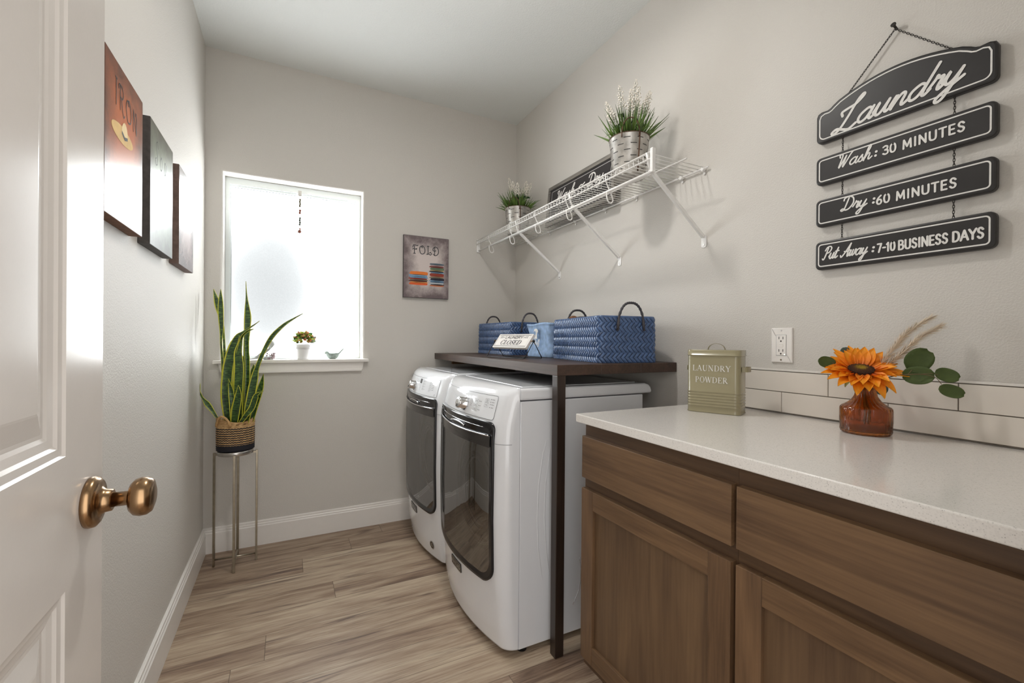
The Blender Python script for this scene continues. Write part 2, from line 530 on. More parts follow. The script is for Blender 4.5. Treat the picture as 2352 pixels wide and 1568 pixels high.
def text_width(t, font, gap):
    return sum(font[c][0] + gap for c in t) - gap

def cursive(mb, mp, t, x, y, s, w, slant=0.28, gap=0.0, sx=1.0):
    for c in t:
        adv, ss = CURSIVE[c]
        for st in ss:
            stroke(mb, mp, [(x + (px * sx + slant * py) * s, y + py * s) for px, py in st], w * (1.7 if c == ':' else 1))
        x += (adv + gap) * s * sx
    return x

def sans(mb, mp, t, x, y, s, w, gap=0.16, slant=0.0, sx=1.0):
    for c in t:
        adv, ss = SANS[c]
        for st, k in [(q, 1) for st, k in ss if k == 1 for q in zip(st[:-1], st[1:])] + [q for q in ss if q[1] > 1]:
            stroke(mb, mp, [(x + (px * sx + slant * py) * s, y + py * s) for px, py in st], w, k)
        x += (adv * sx + gap) * s
    return x

def fit(font, t, s, gap, x0, x1):
    """horizontal stretch that makes text t run from x0 to x1"""
    return ((x1 - x0) / s - gap * (len(t) - 1)) / sum(font[c][0] for c in t)

def serif(mb, mp, t, x, y, s, gap=0.1, slant=0.0, bold=1.0, sx=1.0):
    for c in t:
        adv, ss = SERIF[c]
        for st, w, k in ss:
            stroke(mb, mp, [(x + (px * sx + slant * py) * s, y + py * s) for px, py in st], w * s * bold, k, cap=False)
        x += (adv * sx + gap) * s
    return x

# ------------------------------------------------------------------ materials
def paint(name, color, rough=0.6, tex=0.35, scale=170.0, spec=0.35):
    t = NT(name)
    v = t.coord('Object')
    t.base(color)
    t.b.inputs['Roughness'].default_value = rough
    t.b.inputs['Specular IOR Level'].default_value = spec
    if tex:
        f = t.noise(v, scale, 3, 0.55)
        f = t.ramp(f, [(0.38, (0, 0, 0, 1)), (0.62, (1, 1, 1, 1))])
        t.bump(f, tex, 0.0016)
    return t.m

M_WALL = paint('wall_paint', srgb(204, 200, 194), 0.50, 0.30, 210, 0.28)
M_WALL_FAR = M_WALL
M_CEIL = paint('ceiling_paint', srgb(222, 224, 222), 0.8, 0.35, 120)
M_TRIM = mat('white_trim_paint', srgb(226, 222, 217), 0.32, noise=0.01)
M_DOOR = mat('white_door_paint', srgb(206, 200, 194), 0.20, spec=0.40, noise=0.01, bump=0.03, bscale=260)
M_WHITE = mat('white_enamel', srgb(230, 232, 236), 0.12, spec=0.55, noise=0.005, coat=0.4)
M_WIRE = mat('white_epoxy', srgb(235, 234, 232), 0.3, noise=0.01)
M_VINYL = mat('window_vinyl', srgb(222, 228, 228), 0.35, noise=0.01)
M_CHROME = mat('chrome', (0.78, 0.78, 0.80, 1), 0.10, 1.0, noise=0.02)
M_STEEL = mat('brushed_steel', (0.52, 0.50, 0.47, 1), 0.30, 1.0, noise=0.08, nscale=60)
M_BLACK = mat('black_gloss', (0.012, 0.012, 0.014, 1), 0.12, noise=0.02)
M_BLACKM = mat('black_metal', (0.015, 0.016, 0.018, 1), 0.4, 0.3, noise=0.05)
M_CHARCOAL = mat('charcoal_band', (0.06, 0.055, 0.052, 1), 0.14, 0.4, noise=0.04)
M_INK = mat('print_ink', (0.03, 0.03, 0.035, 1), 0.5)
M_GREYINK = mat('grey_print', (0.32, 0.33, 0.35, 1), 0.4)
M_WHITEINK = mat('white_print', srgb(222, 220, 216), 0.55, noise=0.08, nscale=90)
M_BRASS = mat('antique_brass', (0.34, 0.215, 0.115, 1), 0.24, 1.0, noise=0.14, nscale=25)
M_SIGN = mat('black_sign', (0.020, 0.018, 0.018, 1), 0.42, noise=0.12, nscale=14)
M_CHAIN = mat('dark_chain', (0.06, 0.055, 0.05, 1), 0.4, 0.8)
M_GALV = mat('galvanised_metal', (0.50, 0.48, 0.45, 1), 0.36, 0.75, noise=0.28, nscale=26)
M_RUST = mat('rusty_iron', srgb(88, 62, 45), 0.6, 0.3, noise=0.3, nscale=60)
M_SOIL = mat('dark_soil', srgb(46, 36, 28), 0.95, noise=0.5, nscale=120, bump=0.5, bscale=180)
M_GRASS = mat('grass_green', srgb(72, 104, 36), 0.45, noise=0.45, nscale=16)
M_GRASS2 = mat('deep_green', srgb(42, 72, 34), 0.5, noise=0.35, nscale=18)
M_PETALW = mat('white_petals', srgb(232, 226, 216), 0.7, noise=0.12, nscale=90)
M_TIN = mat('sage_tin', srgb(150, 142, 112), 0.24, spec=0.6, noise=0.015, coat=0.3)
M_TILE = mat('glazed_tile', srgb(228, 221, 212), 0.16, spec=0.5, noise=0.025, nscale=7)
M_GROUT = mat('grey_grout', srgb(128, 120, 112), 0.9, noise=0.1, nscale=80)
M_PLASTIC = mat('white_plastic', srgb(236, 232, 228), 0.32, noise=0.01)
M_SLOT = mat('dark_slot', (0.03, 0.028, 0.026, 1), 0.6)
M_POT = mat('white_pot', srgb(238, 238, 240), 0.25, noise=0.01)
M_CONCRETE = mat('pale_concrete', srgb(178, 180, 178), 0.85, noise=0.2, nscale=70, bump=0.4, bscale=160)
M_GREENSTONE = mat('grey_green_stone', srgb(140, 152, 146), 0.8, noise=0.3, nscale=90, bump=0.5, bscale=170)

M_CAB_H = wood('walnut_stain_rail', srgb(80, 58, 40), srgb(122, 94, 66), 'Y', 0.36, 1.0, seed=1.0, coat=0.15)
M_CAB_V = wood('walnut_stain_stile', srgb(78, 57, 40), srgb(118, 90, 64), 'Z', 0.36, 1.0, seed=3.0, coat=0.15)
M_CAB_P = wood('walnut_stain_panel', srgb(82, 61, 44), srgb(116, 91, 65), 'Z', 0.38, 0.7, seed=7.3, coat=0.12)
M_CAB_F = wood('walnut_stain_frame', srgb(66, 47, 32), srgb(96, 71, 48), 'Y', 0.42, 1.0, seed=5.0)
M_DARKWOOD = wood('espresso_board', srgb(46, 33, 27), srgb(80, 60, 50), 'Y', 0.46, 0.9, seed=2.0, coat=0.0)
M_DARKWOOD_Z = wood('espresso_post', srgb(32, 23, 18), srgb(56, 42, 34), 'Z', 0.36, 0.9, seed=4.0, coat=0.1)
M_CLEAT = wood('brown_cleat', srgb(96, 64, 38), srgb(128, 90, 56), 'X', 0.5, 1.0, seed=9.0)

def quartz():
    t = NT('speckled_quartz')
    v = t.coord('Object')
    vo = t.new('ShaderNodeTexVoronoi')
    vo.inputs['Scale'].default_value = 330
    t.link(v, vo.inputs['Vector'])
    wn = t.noise(v, 140, 2)
    f = t.math('ADD', vo.outputs['Distance'], t.math('MULTIPLY', wn, 0.5))
    col = t.ramp(f, [(0.32, srgb(150, 148, 145)), (0.41, srgb(214, 210, 205)), (0.9, srgb(222, 218, 213))])
    t.base(col)
    t.b.inputs['Roughness'].default_value = 0.14
    t.b.inputs['Specular IOR Level'].default_value = 0.5
    return t.m
M_QUARTZ = quartz()

def floor_mat():
    t = NT('oak_vinyl_planks')
    tc = t.new('ShaderNodeTexCoord')
    sp = t.new('ShaderNodeSeparateXYZ')
    t.link(tc.outputs['Object'], sp.inputs[0])
    x, y = sp.outputs[0], sp.outputs[1]
    PW, PL = 0.1524, 1.22
    yr = t.math('DIVIDE', t.math('ADD', y, -0.005), PW)
    row = t.math('FLOOR', yr)
    wn = t.new('ShaderNodeTexWhiteNoise', noise_dimensions='1D')
    t.link(t.math('ADD', row, 13.7), wn.inputs['W'])
    xs = t.math('DIVIDE', t.math('ADD', x, t.math('MULTIPLY', wn.outputs['Value'], PL)), PL)
    col_i = t.math('FLOOR', xs)
    wn2 = t.new('ShaderNodeTexWhiteNoise', noise_dimensions='2D')
    cb = t.new('ShaderNodeCombineXYZ')
    t.link(row, cb.inputs[0]); t.link(col_i, cb.inputs[1])
    t.link(cb.outputs[0], wn2.inputs['Vector'])
    pid = wn2.outputs['Value']
    # grain coordinates: stretched along x, shifted plank by plank
    g = t.new('ShaderNodeCombineXYZ')
    t.link(t.math('ADD', t.math('MULTIPLY', x, 1.6), t.math('MULTIPLY', pid, 37.0)), g.inputs[0])
    t.link(t.math('ADD', t.math('MULTIPLY', y, 17.0), t.math('MULTIPLY', pid, 11.0)), g.inputs[1])
    t.link(t.math('MULTIPLY', pid, 5.0), g.inputs[2])
    f1 = t.noise(g.outputs[0], 1.0, 6, 0.6, 1.1)
    g2 = t.new('ShaderNodeCombineXYZ')
    t.link(t.math('ADD', t.math('MULTIPLY', x, 5.0), t.math('MULTIPLY', pid, 19.0)), g2.inputs[0])
    t.link(t.math('MULTIPLY', y, 120.0), g2.inputs[1])
    f2 = t.noise(g2.outputs[0], 1.0, 3, 0.55, 0.2)
    g3 = t.new('ShaderNodeCombineXYZ')
    t.link(t.math('ADD', t.math('MULTIPLY', x, 0.9), t.math('MULTIPLY', pid, 51.0)), g3.inputs[0])
    t.link(t.math('MULTIPLY', y, 9.0), g3.inputs[1])
    f3 = t.noise(g3.outputs[0], 1.0, 3, 0.5, 0.6)
    g4 = t.new('ShaderNodeCombineXYZ')           # short pores
    t.link(t.math('ADD', t.math('MULTIPLY', x, 14.0), t.math('MULTIPLY', pid, 23.0)), g4.inputs[0])
    t.link(t.math('MULTIPLY', y, 260.0), g4.inputs[1])
    f4 = t.noise(g4.outputs[0], 1.0, 2, 0.5, 0.3)
    g5 = t.new('ShaderNodeCombineXYZ')           # dark heartwood streaks
    t.link(t.math('ADD', t.math('MULTIPLY', x, 1.3), t.math('MULTIPLY', pid, 71.0)), g5.inputs[0])
    t.link(t.math('ADD', t.math('MULTIPLY', y, 30.0), t.math('MULTIPLY', pid, 3.0)), g5.inputs[1])
    f5 = t.noise(g5.outputs[0], 1.0, 4, 0.6, 1.6)
    f = t.math('ADD', t.math('MULTIPLY', f1, 0.46), t.math('MULTIPLY', f2, 0.20))
    f = t.math('ADD', f, t.math('MULTIPLY', f3, 0.20))
    f = t.math('ADD', f, t.math('MULTIPLY', f4, 0.14))
    f = t.math('ADD', f, t.math('MULTIPLY', t.math('ADD', pid, -0.5), 0.09))
    c = t.ramp(f, [(0.34, srgb(92, 72, 60)), (0.44, srgb(134, 112, 94)), (0.51, srgb(158, 137, 117)), (0.60, srgb(182, 164, 142)), (0.70, srgb(198, 183, 162))])
    dk = t.ramp(f5, [(0.30, (.85, .85, .85, 1)), (0.42, (0, 0, 0, 1))])
    c = t.mix(dk, c, srgb(88, 70, 64))
    kv = t.new('ShaderNodeTexVoronoi')           # a few knots
    gk = t.new('ShaderNodeCombineXYZ')
    t.link(t.math('ADD', t.math('MULTIPLY', x, 1.1), t.math('MULTIPLY', f1, 0.12)), gk.inputs[0])
    t.link(t.math('ADD', t.math('MULTIPLY', y, 3.4), t.math('MULTIPLY', f1, 0.3)), gk.inputs[1])
    t.link(gk.outputs[0], kv.inputs['Vector'])
    kv.inputs['Scale'].default_value = 1.6
    kn_ = t.ramp(kv.outputs['Distance'], [(0.02, (.8, .8, .8, 1)), (0.11, (0, 0, 0, 1))])
    c = t.mix(kn_, c, srgb(84, 62, 50))
    # joints
    fy = t.math('FRACT', yr)
    ey = t.math('ABSOLUTE', t.math('ADD', fy, -0.5))
    jy = t.math('GREATER_THAN', ey, 0.4925)
    fx_ = t.math('FRACT', xs)
    ex = t.math('ABSOLUTE', t.math('ADD', fx_, -0.5))
    jx = t.math('GREATER_THAN', ex, 0.4988)
    j = t.math('MAXIMUM', jy, jx)
    c = t.mix(t.math('MULTIPLY', j, 0.55), c, srgb(60, 44, 34))
    t.base(c)
    t.b.inputs['Roughness'].default_value = 0.42
    t.b.inputs['Specular IOR Level'].default_value = 0.4
    t.bump(t.math('SUBTRACT', f2, t.math('MULTIPLY', j, 1.5)), 0.18, 0.001)
    return t.m
M_FLOOR = floor_mat()

def pane_mat():
    """frosted pane glowing with daylight, with a dimmer patch at lower left"""
    t = NT('frosted_daylight_pane')
    v = t.coord('Object')
    tc = t.new('ShaderNodeTexCoord')
    mp = t.new('ShaderNodeMapping')
    mp.inputs['Location'].default_value = (0.50, 0, 0.15)
    mp.inputs['Scale'].default_value = (3.5, 1, 2.3)
    t.link(tc.outputs['Object'], mp.inputs[0])
    gr = t.new('ShaderNodeTexGradient', gradient_type='SPHERICAL')  # soft dimmer patch painted into the pane's emission
    t.link(mp.outputs[0], gr.inputs[0])
    big = t.noise(v, 3.0, 2)
    g = t.math('MULTIPLY', gr.outputs['Fac'], t.math('ADD', 0.70, t.math('MULTIPLY', big, 0.6)))
    grain = t.noise(v, 210, 2)
    d = t.math('SUBTRACT', 1.0, t.math('MINIMUM', g, 1.0))
    low = t.math('ADD', 0.70, t.math('MULTIPLY', grain, 0.16))
    st = t.math('ADD', low, t.math('MULTIPLY', t.math('POWER', d, 2.0), 0.35))
    st = t.math('ADD', st, t.math('MULTIPLY', t.math('POWER', d, 12.0), WINDOW_L - 1.0))
    em = t.new('ShaderNodeEmission')
    em.inputs[0].default_value = (0.95, 0.99, 1.0, 1)
    t.link(st, em.inputs[1])
    t.link(em.outputs[0], t.out.inputs[0])
    return t.m
M_PANE = pane_mat()

def leaf_mat():
    t = NT('variegated_leaf')
    uv = t.new('ShaderNodeUVMap')
    sp = t.new('ShaderNodeSeparateXYZ')
    t.link(uv.outputs[0], sp.inputs[0])
    d = t.math('ABSOLUTE', t.math('ADD', sp.outputs[0], -0.5))
    v = t.coord('Object', (26, 26, 150))
    band = t.noise(v, 1.0, 4, 0.6, 1.2)
    green = t.ramp(band, [(0.36, srgb(24, 44, 22)), (0.50, srgb(46, 76, 36)), (0.64, srgb(92, 124, 58))])
    n = t.noise(t.coord('Object', (20, 20, 20)), 1.0, 2)
    edge = t.math('GREATER_THAN', t.math('ADD', d, t.math('MULTIPLY', n, 0.04)), 0.385)
    c = t.mix(edge, green, srgb(196, 194, 60))
    t.base(c)
    t.b.inputs['Roughness'].default_value = 0.34
    return t.m
M_LEAF = leaf_mat()

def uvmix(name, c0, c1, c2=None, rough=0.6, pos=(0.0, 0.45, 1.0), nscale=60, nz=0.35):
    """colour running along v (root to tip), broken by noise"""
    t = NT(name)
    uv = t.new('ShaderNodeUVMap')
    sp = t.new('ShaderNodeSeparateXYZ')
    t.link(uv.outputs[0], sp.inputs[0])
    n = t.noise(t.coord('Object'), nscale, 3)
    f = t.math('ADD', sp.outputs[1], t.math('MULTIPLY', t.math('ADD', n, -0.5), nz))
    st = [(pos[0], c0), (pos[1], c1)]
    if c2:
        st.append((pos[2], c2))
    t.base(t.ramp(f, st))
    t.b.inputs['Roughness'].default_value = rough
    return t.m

def canvas_art(name, light, dark, rough=0.42):
    """printed canvas with mottled darker borders; UV 0..1 over the face"""
    t = NT(name)
    uv = t.new('ShaderNodeUVMap')
    sp = t.new('ShaderNodeSeparateXYZ')
    t.link(uv.outputs[0], sp.inputs[0])
    dx = t.math('ABSOLUTE', t.math('ADD', sp.outputs[0], -0.5))
    dy = t.math('ABSOLUTE', t.math('ADD', sp.outputs[1], -0.5))
    e = t.math('MAXIMUM', dx, dy)
    n = t.noise(t.coord('Object'), 16, 5, 0.65)
    n2 = t.noise(t.coord('Object'), 260, 2)
    f = t.math('ADD', t.math('MULTIPLY', e, 1.3), t.math('MULTIPLY', n, 0.55))
    f = t.math('ADD', f, t.math('MULTIPLY', n2, 0.16))
    t.base(t.ramp(f, [(0.62, light), (1.05, dark)]))
    t.b.inputs['Roughness'].default_value = rough
    t.b.inputs['Specular IOR Level'].default_value = 0.6
    t.bump(n2, 0.12, 0.0006)
    return t.m

# ------------------------------------------------------------------ room
mb = MB(); mb.box((XL - 0.12, -0.9, -0.05), (XR + 0.12, D + 0.16, 0.0))
structure('floor', mb, M_FLOOR)
mb = MB(); mb.box((XL - 0.12, YN - 0.12, H), (XR + 0.12, D + 0.16, H + 0.06))
structure('ceiling', mb, M_CEIL)
mb = MB(); mb.box((XL - 0.12, YN - 0.12, 0), (XL, D + 0.16, H))
structure('wall_left', mb, M_WALL)
mb = MB(); mb.box((XR, YN - 0.12, 0), (XR + 0.12, D + 0.16, H))
structure('wall_right', mb, M_WALL)
# far wall with a round-cornered window opening
WX0, WX1, WZ0, WZ1 = -0.319, 0.414, 1.027, 2.084
mb = MB()
loops = [((XL, 0.0, XR, H), D)]
r_ = 0.016
for i in range(7):
    t_ = i / 6 * pi / 2
    e_ = r_ * (1 - sin(t_))
    loops.append(((WX0 - e_, WZ0 - e_ * 0, WX1 + e_, WZ1 + e_), D + r_ * (1 - cos(t_))))
loops.append(((WX0, WZ0, WX1, WZ1), D + 0.16))
rows = []
for (a, b, c, d), y in loops:
    rows.append([(a, y, b), (c, y, b), (c, y, d), (a, y, d)])
mb.grid(rows, smooth=False, closed_u=True)
for i, f in enumerate(mb.f):
    if 4 <= i < 4 * 7:
        mb.s[i] = True
mb.box((XL, D + 0.16, 0), (WX0, D + 0.165, H)); mb.box((WX1, D + 0.16, 0), (XR, D + 0.165, H))
mb.box((WX0, D + 0.16, 0), (WX1, D + 0.165, WZ0)); mb.box((WX0, D + 0.16, WZ1), (WX1, D + 0.165, H))
structure('wall_far', mb, M_WALL_FAR)
# near wall with the open doorway the camera looks through
DX0, DX1, DZ = -0.290, 0.505, 2.06
mb = MB()
mb.box((XL, YN - 0.12, 0), (DX0, YN, H)); mb.box((DX1, YN - 0.12, 0), (XR, YN, H)); mb.box((DX0, YN - 0.12, DZ), (DX1, YN, H))
structure('wall_near', mb, M_WALL)

# baseboards
def baseboard(name, fr, length):
    """profile swept along fr's a axis"""
    pr = [(0, 0), (0, .016), (.108, .016), (.113, .0125), (.120, .0125), (.124, .009), (.133, .009), (.137, .004), (.137, 0)]
    mb = MB()
    rows = [[fr(a, z, c) for z, c in pr] for a in (0, length)]
    mb.grid(rows, smooth=False, closed_u=True)
    n = len(pr)
    mb.f.append(tuple(range(n))); mb.s.append(False)
    mb.f.append(tuple(range(2 * n - 1, n - 1, -1))); mb.s.append(False)
    return structure(name, mb, M_TRIM)
baseboard('baseboard_far', frame((XL, D, 0), (1, 0, 0), (0, 0, 1)), XR - XL)
baseboard('baseboard_left', frame((XL, YN, 0), (0, 1, 0), (0, 0, 1)), D - 0.016 - YN)
baseboard('baseboard_right', frame((XR, D - 0.016, 0), (0, -1, 0), (0, 0, 1)), D - 0.016 - 1.21)

# window: frame, pane, sill, apron
win = thing('window_1', None, None, (0.045, D + 0.09, 1.55))
win['kind'] = 'structure'
GX0, GX1, GZ0, GZ1 = -0.291, 0.377, 1.064, 2.036
mb = MB()
def ring(mb, o, i, y0, y1):
    """rectangular ring o=(x0,z0,x1,z1) outside, i inside, front y0 back y1"""
    q = lambda r, y: [(r[0], y, r[1]), (r[2], y, r[1]), (r[2], y, r[3]), (r[0], y, r[3])]
    mb.grid([q(o, y1), q(o, y0), q(i, y0), q(i, y1)], smooth=False, closed_u=True)
ring(mb, (WX0 + .001, 1.048, WX1 - .001, WZ1 - .001), (GX0 - .006, GZ0 - .004, GX1 + .006, GZ1 + .010), D + 0.088, D + 0.13)
ring(mb, (GX0 - .006, GZ0 - .004, GX1 + .006, GZ1 + .010), (GX0, GZ0, GX1, GZ1), D + 0.096, D + 0.13)
structure('window_frame', mb, M_VINYL, win)
mb = MB()
mb.add([(GX0 - .01, D + .112, GZ0 - .01), (GX1 + .01, D + .112, GZ0 - .01), (GX1 + .01, D + .112, GZ1 + .01), (GX0 - .01, D + .112, GZ1 + .01)], [(0, 1, 2, 3)])
mb.box((GX0 - .01, D + .1125, GZ0 - .01), (GX1 + .01, D + .118, GZ1 + .01))
structure('pane', mb, M_PANE, win)
mb = MB(); ring(mb, (GX0, GZ0, GX1, GZ1), (GX0 + .002, GZ0 + .002, GX1 - .002, GZ1 - .004), D + .108, D + .112)
structure('glazing_bead', mb, M_GREYINK, win)
mb = MB()
mb.box((-0.362, D - 0.032, 1.028), (0.452, D - 0.0005, 1.047))
mb.box((WX0 + .001, D - 0.001, 1.028), (WX1 - .001, D + 0.125, 1.047))
structure('window_sill', mb, M_TRIM, win, bevel=0.003)
mb = MB()
fr = frame((0, D, 0), (1, 0, 0), (0, 0, 1))
mb.prism(fr, [(-0.325, 0.985), (0.416, 0.985), (0.424, 1.028), (-0.337, 1.028)], 0.0005, 0.015)
mb.prism(fr, [(-0.321, 0.972), (0.412, 0.972), (0.416, 0.986), (-0.325, 0.986)], 0.0005, 0.019, 0.003)
structure('sill_apron', mb, M_TRIM, win)

# the open panelled door along the left wall
dr = thing('door_1', None, None, (-0.273, 0.14, 0))
dr['kind'] = 'structure'
DF, DB, Y0, Y1, DH = -0.256, -0.291, 0.142, 0.902, 2.035
fr = frame((DF, 0, 0), (0, 1, 0), (0, 0, 1))
PANELS = [(0.27, 0.24, 0.774, 0.838), (0.27, 1.014, 0.774, 1.90)]
mb = MB()
def rect4(r, c, d=0.0):
    return [fr(r[0] + d, r[1] + d, c), fr(r[2] - d, r[1] + d, c), fr(r[2] - d, r[3] - d, c), fr(r[0] + d, r[3] - d, c)]
ys, zs = [Y0, 0.27, 0.774, Y1], [0.012, 0.24, 0.838, 1.014, 1.90, DH]
for i in range(3):
    for j in range(5):
        if i == 1 and j in (1, 3):
            continue
        mb.add([fr(ys[i], zs[j]), fr(ys[i + 1], zs[j]), fr(ys[i + 1], zs[j + 1]), fr(ys[i], zs[j + 1])], [(0, 1, 2, 3)])
for p in PANELS:
    prof = [(0, 0), (.003, -.003), (.012, -.004), (.016, -.007), (.026, -.009), (.031, -.011), (.036, -.011), (.062, -.004), (.065, -.0035)]
    mb.grid([rect4(p, c, d) for d, c in prof], smooth=False, closed_u=True)
    mb.add(rect4(p, -.0035, .065), [(0, 1, 2, 3)])
t_ = DF - DB
mb.grid([rect4((Y0, 0.012, Y1, DH), 0), rect4((Y0, 0.012, Y1, DH), -t_)], smooth=False, closed_u=True)
mb.add(rect4((Y0, 0.012, Y1, DH), -t_), [(3, 2, 1, 0)])
structure('door_slab', mb, M_DOOR, dr)
Mk = Matrix.Translation((DF, 0.850, 0.929)) @ Matrix.Rotation(pi / 2, 4, 'Y')
mb = MB(); mb.lathe([(.0355, 0), (.0365, .003), (.0355, .009), (.031, .0125), (.024, .0140), (.0195, .0150), (.0165, .020), (.0155, .0265), (.0135, .0275)], Mk, 40)
ro = structure('knob_rosette', mb, M_BRASS, dr)
mb = MB(); mb.cyl((DF + .0125, 0.858, 0.918), (DF + .016, 0.858, 0.918), .0042, 16)
structure('rosette_screw', mb, M_RUST, ro)
mb = MB(); mb.lathe([(.0105, .027), (.0105, .0445), (.0115, .046), (.021, .048), (.0265, .053), (.0285, .060), (.0275, .068), (.0235, .0735), (.014, .0765), (.004, .0772)], Mk, 40)
structure('door_knob', mb, M_BRASS, dr)
mb = MB(); mb.box((DB + .006, Y1 - .001, 0.90), (DF - .006, Y1 + .001, 0.957))
structure('latch_plate', mb, M_BRASS, dr)

# backsplash: two rows of tiles over the worktop, metal edge on top
bs = thing('trim_1', None, None, (XR, 0.65, 0.937))
bs['kind'] = 'structure'
mb = MB(); mb.box((XR - .0052, YN + .001, 0.9325), (XR - .0003, 1.2, 1.0735))
structure('grout_bed', mb, M_GROUT, bs)
mb = MB()
def tiles(mb, joints, z0, z1):
    for a, b in zip(joints[:-1], joints[1:]):
        f2 = frame((XR - .005, 0, 0), (0, -1, 0), (0, 0, 1))
        mb.prism(f2, [(-b + .0012, z0), (-a - .0012, z0), (-a - .0012, z1), (-b + .0012, z1)], 0, .0045, .0012)
tiles(mb, [YN + .002, .324, .619, .914, 1.2], 0.9365, 1.0025)
tiles(mb, [YN + .002, .181, .476, .771, 1.066, 1.2], 1.0050, 1.071)
structure('backsplash_tiles', mb, M_TILE, bs)
mb = MB(); mb.box((XR - .0105, YN + .001, 1.0735), (XR - .0003, 1.2, 1.0795))
structure('tile_edge', mb, M_TRIM, bs, bevel=.001)

# ------------------------------------------------------------------ ceiling lamp (above the frame)
lamp = thing('ceiling_light', 'round flush ceiling lamp with a frosted bowl in mid room', 'light', (0.56, 1.40, H - 0.001))
mb = MB(); mb.lathe([(.11, 0), (.11, -.018), (.098, -.026)], Matrix.Translation((0.56, 1.40, H - 0.0008)), 48)
link('lamp_base', mb, M_STEEL, lamp)
tg = NT('lit_bowl')
tg.b.inputs['Emission Color'].default_value = (1, .95, .89, 1)
tg.b.inputs['Emission Strength'].default_value = 4.0
mb = MB(); mb.lathe([(.094, 0), (.090, -.03), (.075, -.055), (.045, -.07), (.004, -.076)], Matrix.Translation((0.56, 1.40, H - 0.027)), 40)
link('lamp_bowl', mb, tg.m, lamp)

# ------------------------------------------------------------------ base cabinets and worktop
CX, CT = 0.845, 0.931
def shaker_door(parent, y0, y1, z0, z1, x):
    """frame-and-panel door facing -x, front at x; stiles, rails and panel as sub-parts"""
    fr = frame((x + .019, 0, 0), (0, -1, 0), (0, 0, 1))
    a0, a1, S = -y1, -y0, 0.058
    mb = MB()
    mb.prism(fr, rrect(a0 + S - .004, z0 + S - .004, a1 - S + .004, z1 - S + .004, .0005, 1), .002, .0085)
    d = link('cabinet_door', mb, M_CAB_P, parent)
    for p in ((a0, z0, a0 + S, z1), (a1 - S, z0, a1, z1)):
        mb = MB(); mb.prism(fr, rrect(p[0], p[1], p[2], p[3], .0005, 1), 0, .019, .0012)
        link('stile', mb, M_CAB_V, d)
    for p in ((a0 + S + .0002, z0, a1 - S - .0002, z0 + S), (a0 + S + .0002, z1 - S, a1 - S - .0002, z1)):
        mb = MB(); mb.prism(fr, rrect(p[0], p[1], p[2], p[3], .0005, 1), 0, .0188, .0012)
        link('rail', mb, M_CAB_H, d)
    return d
def slab_front(parent, y0, y1, z0, z1, x, name='drawer_front'):
    fr = frame((x + .019, 0, 0), (0, -1, 0), (0, 0, 1))
    mb = MB(); mb.prism(fr, rrect(-y1, z0, -y0, z1, .0008, 1), 0, .019, .0015)
    return link(name, mb, M_CAB_H, parent)
def cabinet(label, y0, y1, door_y, x=0.856, hinge=None):
    t = thing('base_cabinet', label, 'cabinet', ((x + XR) / 2, (y0 + y1) / 2, 0), group='base cabinets under the worktop')
    xf = x + .0195                                     # face-frame plane
    zt, zk = CT - .0285, 0.115
    mb = MB()
    mb.box((xf + .002, y0, zk), (XR - .002, y0 + .016, zt)); mb.box((xf + .002, y1 - .016, zk), (XR - .002, y1, zt))
    mb.box((xf + .002, y0, zk), (XR - .002, y1, zk + .016)); mb.box((XR - .01, y0, zk), (XR - .002, y1, zt))
    link('carcass', mb, M_CAB_F, t)
    mb = MB()
    if True:
        for a, b, c, d in ((y0, y0 + .035, zk, zt), (y1 - .035, y1, zk, zt), (y0 + .035, y1 - .035, zt - .055, zt), (y0 + .035, y1 - .035, zk, zk + .04), (y0 + .035, y1 - .035, .690, .740)):
            mb.add([(xf, a, c), (xf, a, d), (xf, b, d), (xf, b, c)], [(0, 3, 2, 1)])
            mb.add([(xf + .0018, a, c), (xf + .0018, a, d), (xf + .0018, b, d), (xf + .0018, b, c)], [(0, 1, 2, 3)])
    mb.grid([[(x_, y0, zk), (x_, y1, zk), (x_, y1, zt), (x_, y0, zt)] for x_ in (xf, xf + .0018)], smooth=False, closed_u=True)
    link('face_frame', mb, M_CAB_F, t)
    mb = MB(); mb.box((x + .095, y0 + .002, 0.001), (x + .11, y1 - .002, zk))
    link('toe_kick', mb, M_DARKWOOD, t)
    slab_front(t, door_y[0], door_y[1], .728, .862, x)
    shaker_door(t, door_y[0], door_y[1], .148, .694, x)
    return t
cabinet('walnut stained cabinet under the powder tin, beside the dryer post, drawer above one door', .6325, 1.185, (.6365, 1.179))
cabinet('nearest walnut stained cabinet below the sunflower vase, wide drawer front over a panelled door', YN + .004, .6318, (YN + .02, .6245))
mb = MB(); mb.box((CX, YN + .002, CT - .027), (XR - .0015, 1.2, CT))
tag(link('countertop', mb, M_QUARTZ, at=((CX + XR) / 2, .65, CT), bevel=.003, seg=3), 'white speckled quartz worktop over the walnut cabinets', 'countertop')

# ------------------------------------------------------------------ plank table over the machines
tb = thing('laundry_table', 'dark stained plank shelf with one square post over the washer and dryer', 'shelf', (1.18, 2.1, 0))
mb = MB()
mb.box((.881, 1.369, 1.0405), (1.082, D - .002, 1.080)); mb.box((1.0825, 1.369, 1.0405), (1.2835, D - .002, 1.080)); mb.box((1.284, 1.369, 1.0405), (XR - .002, D - .002, 1.080))
link('plank_top', mb, M_DARKWOOD, tb, bevel=.0012, seg=1)
mb = MB(); mb.box((.882, 1.370, .0008), (.919, 1.406, 1.040)); link('post', mb, M_DARKWOOD_Z, tb, bevel=.002, seg=2)
mb = MB(); mb.box((1.0, D - .022, 1.005), (XR - .004, D - .002, 1.040)); link('wall_cleat', mb, M_CLEAT, tb)

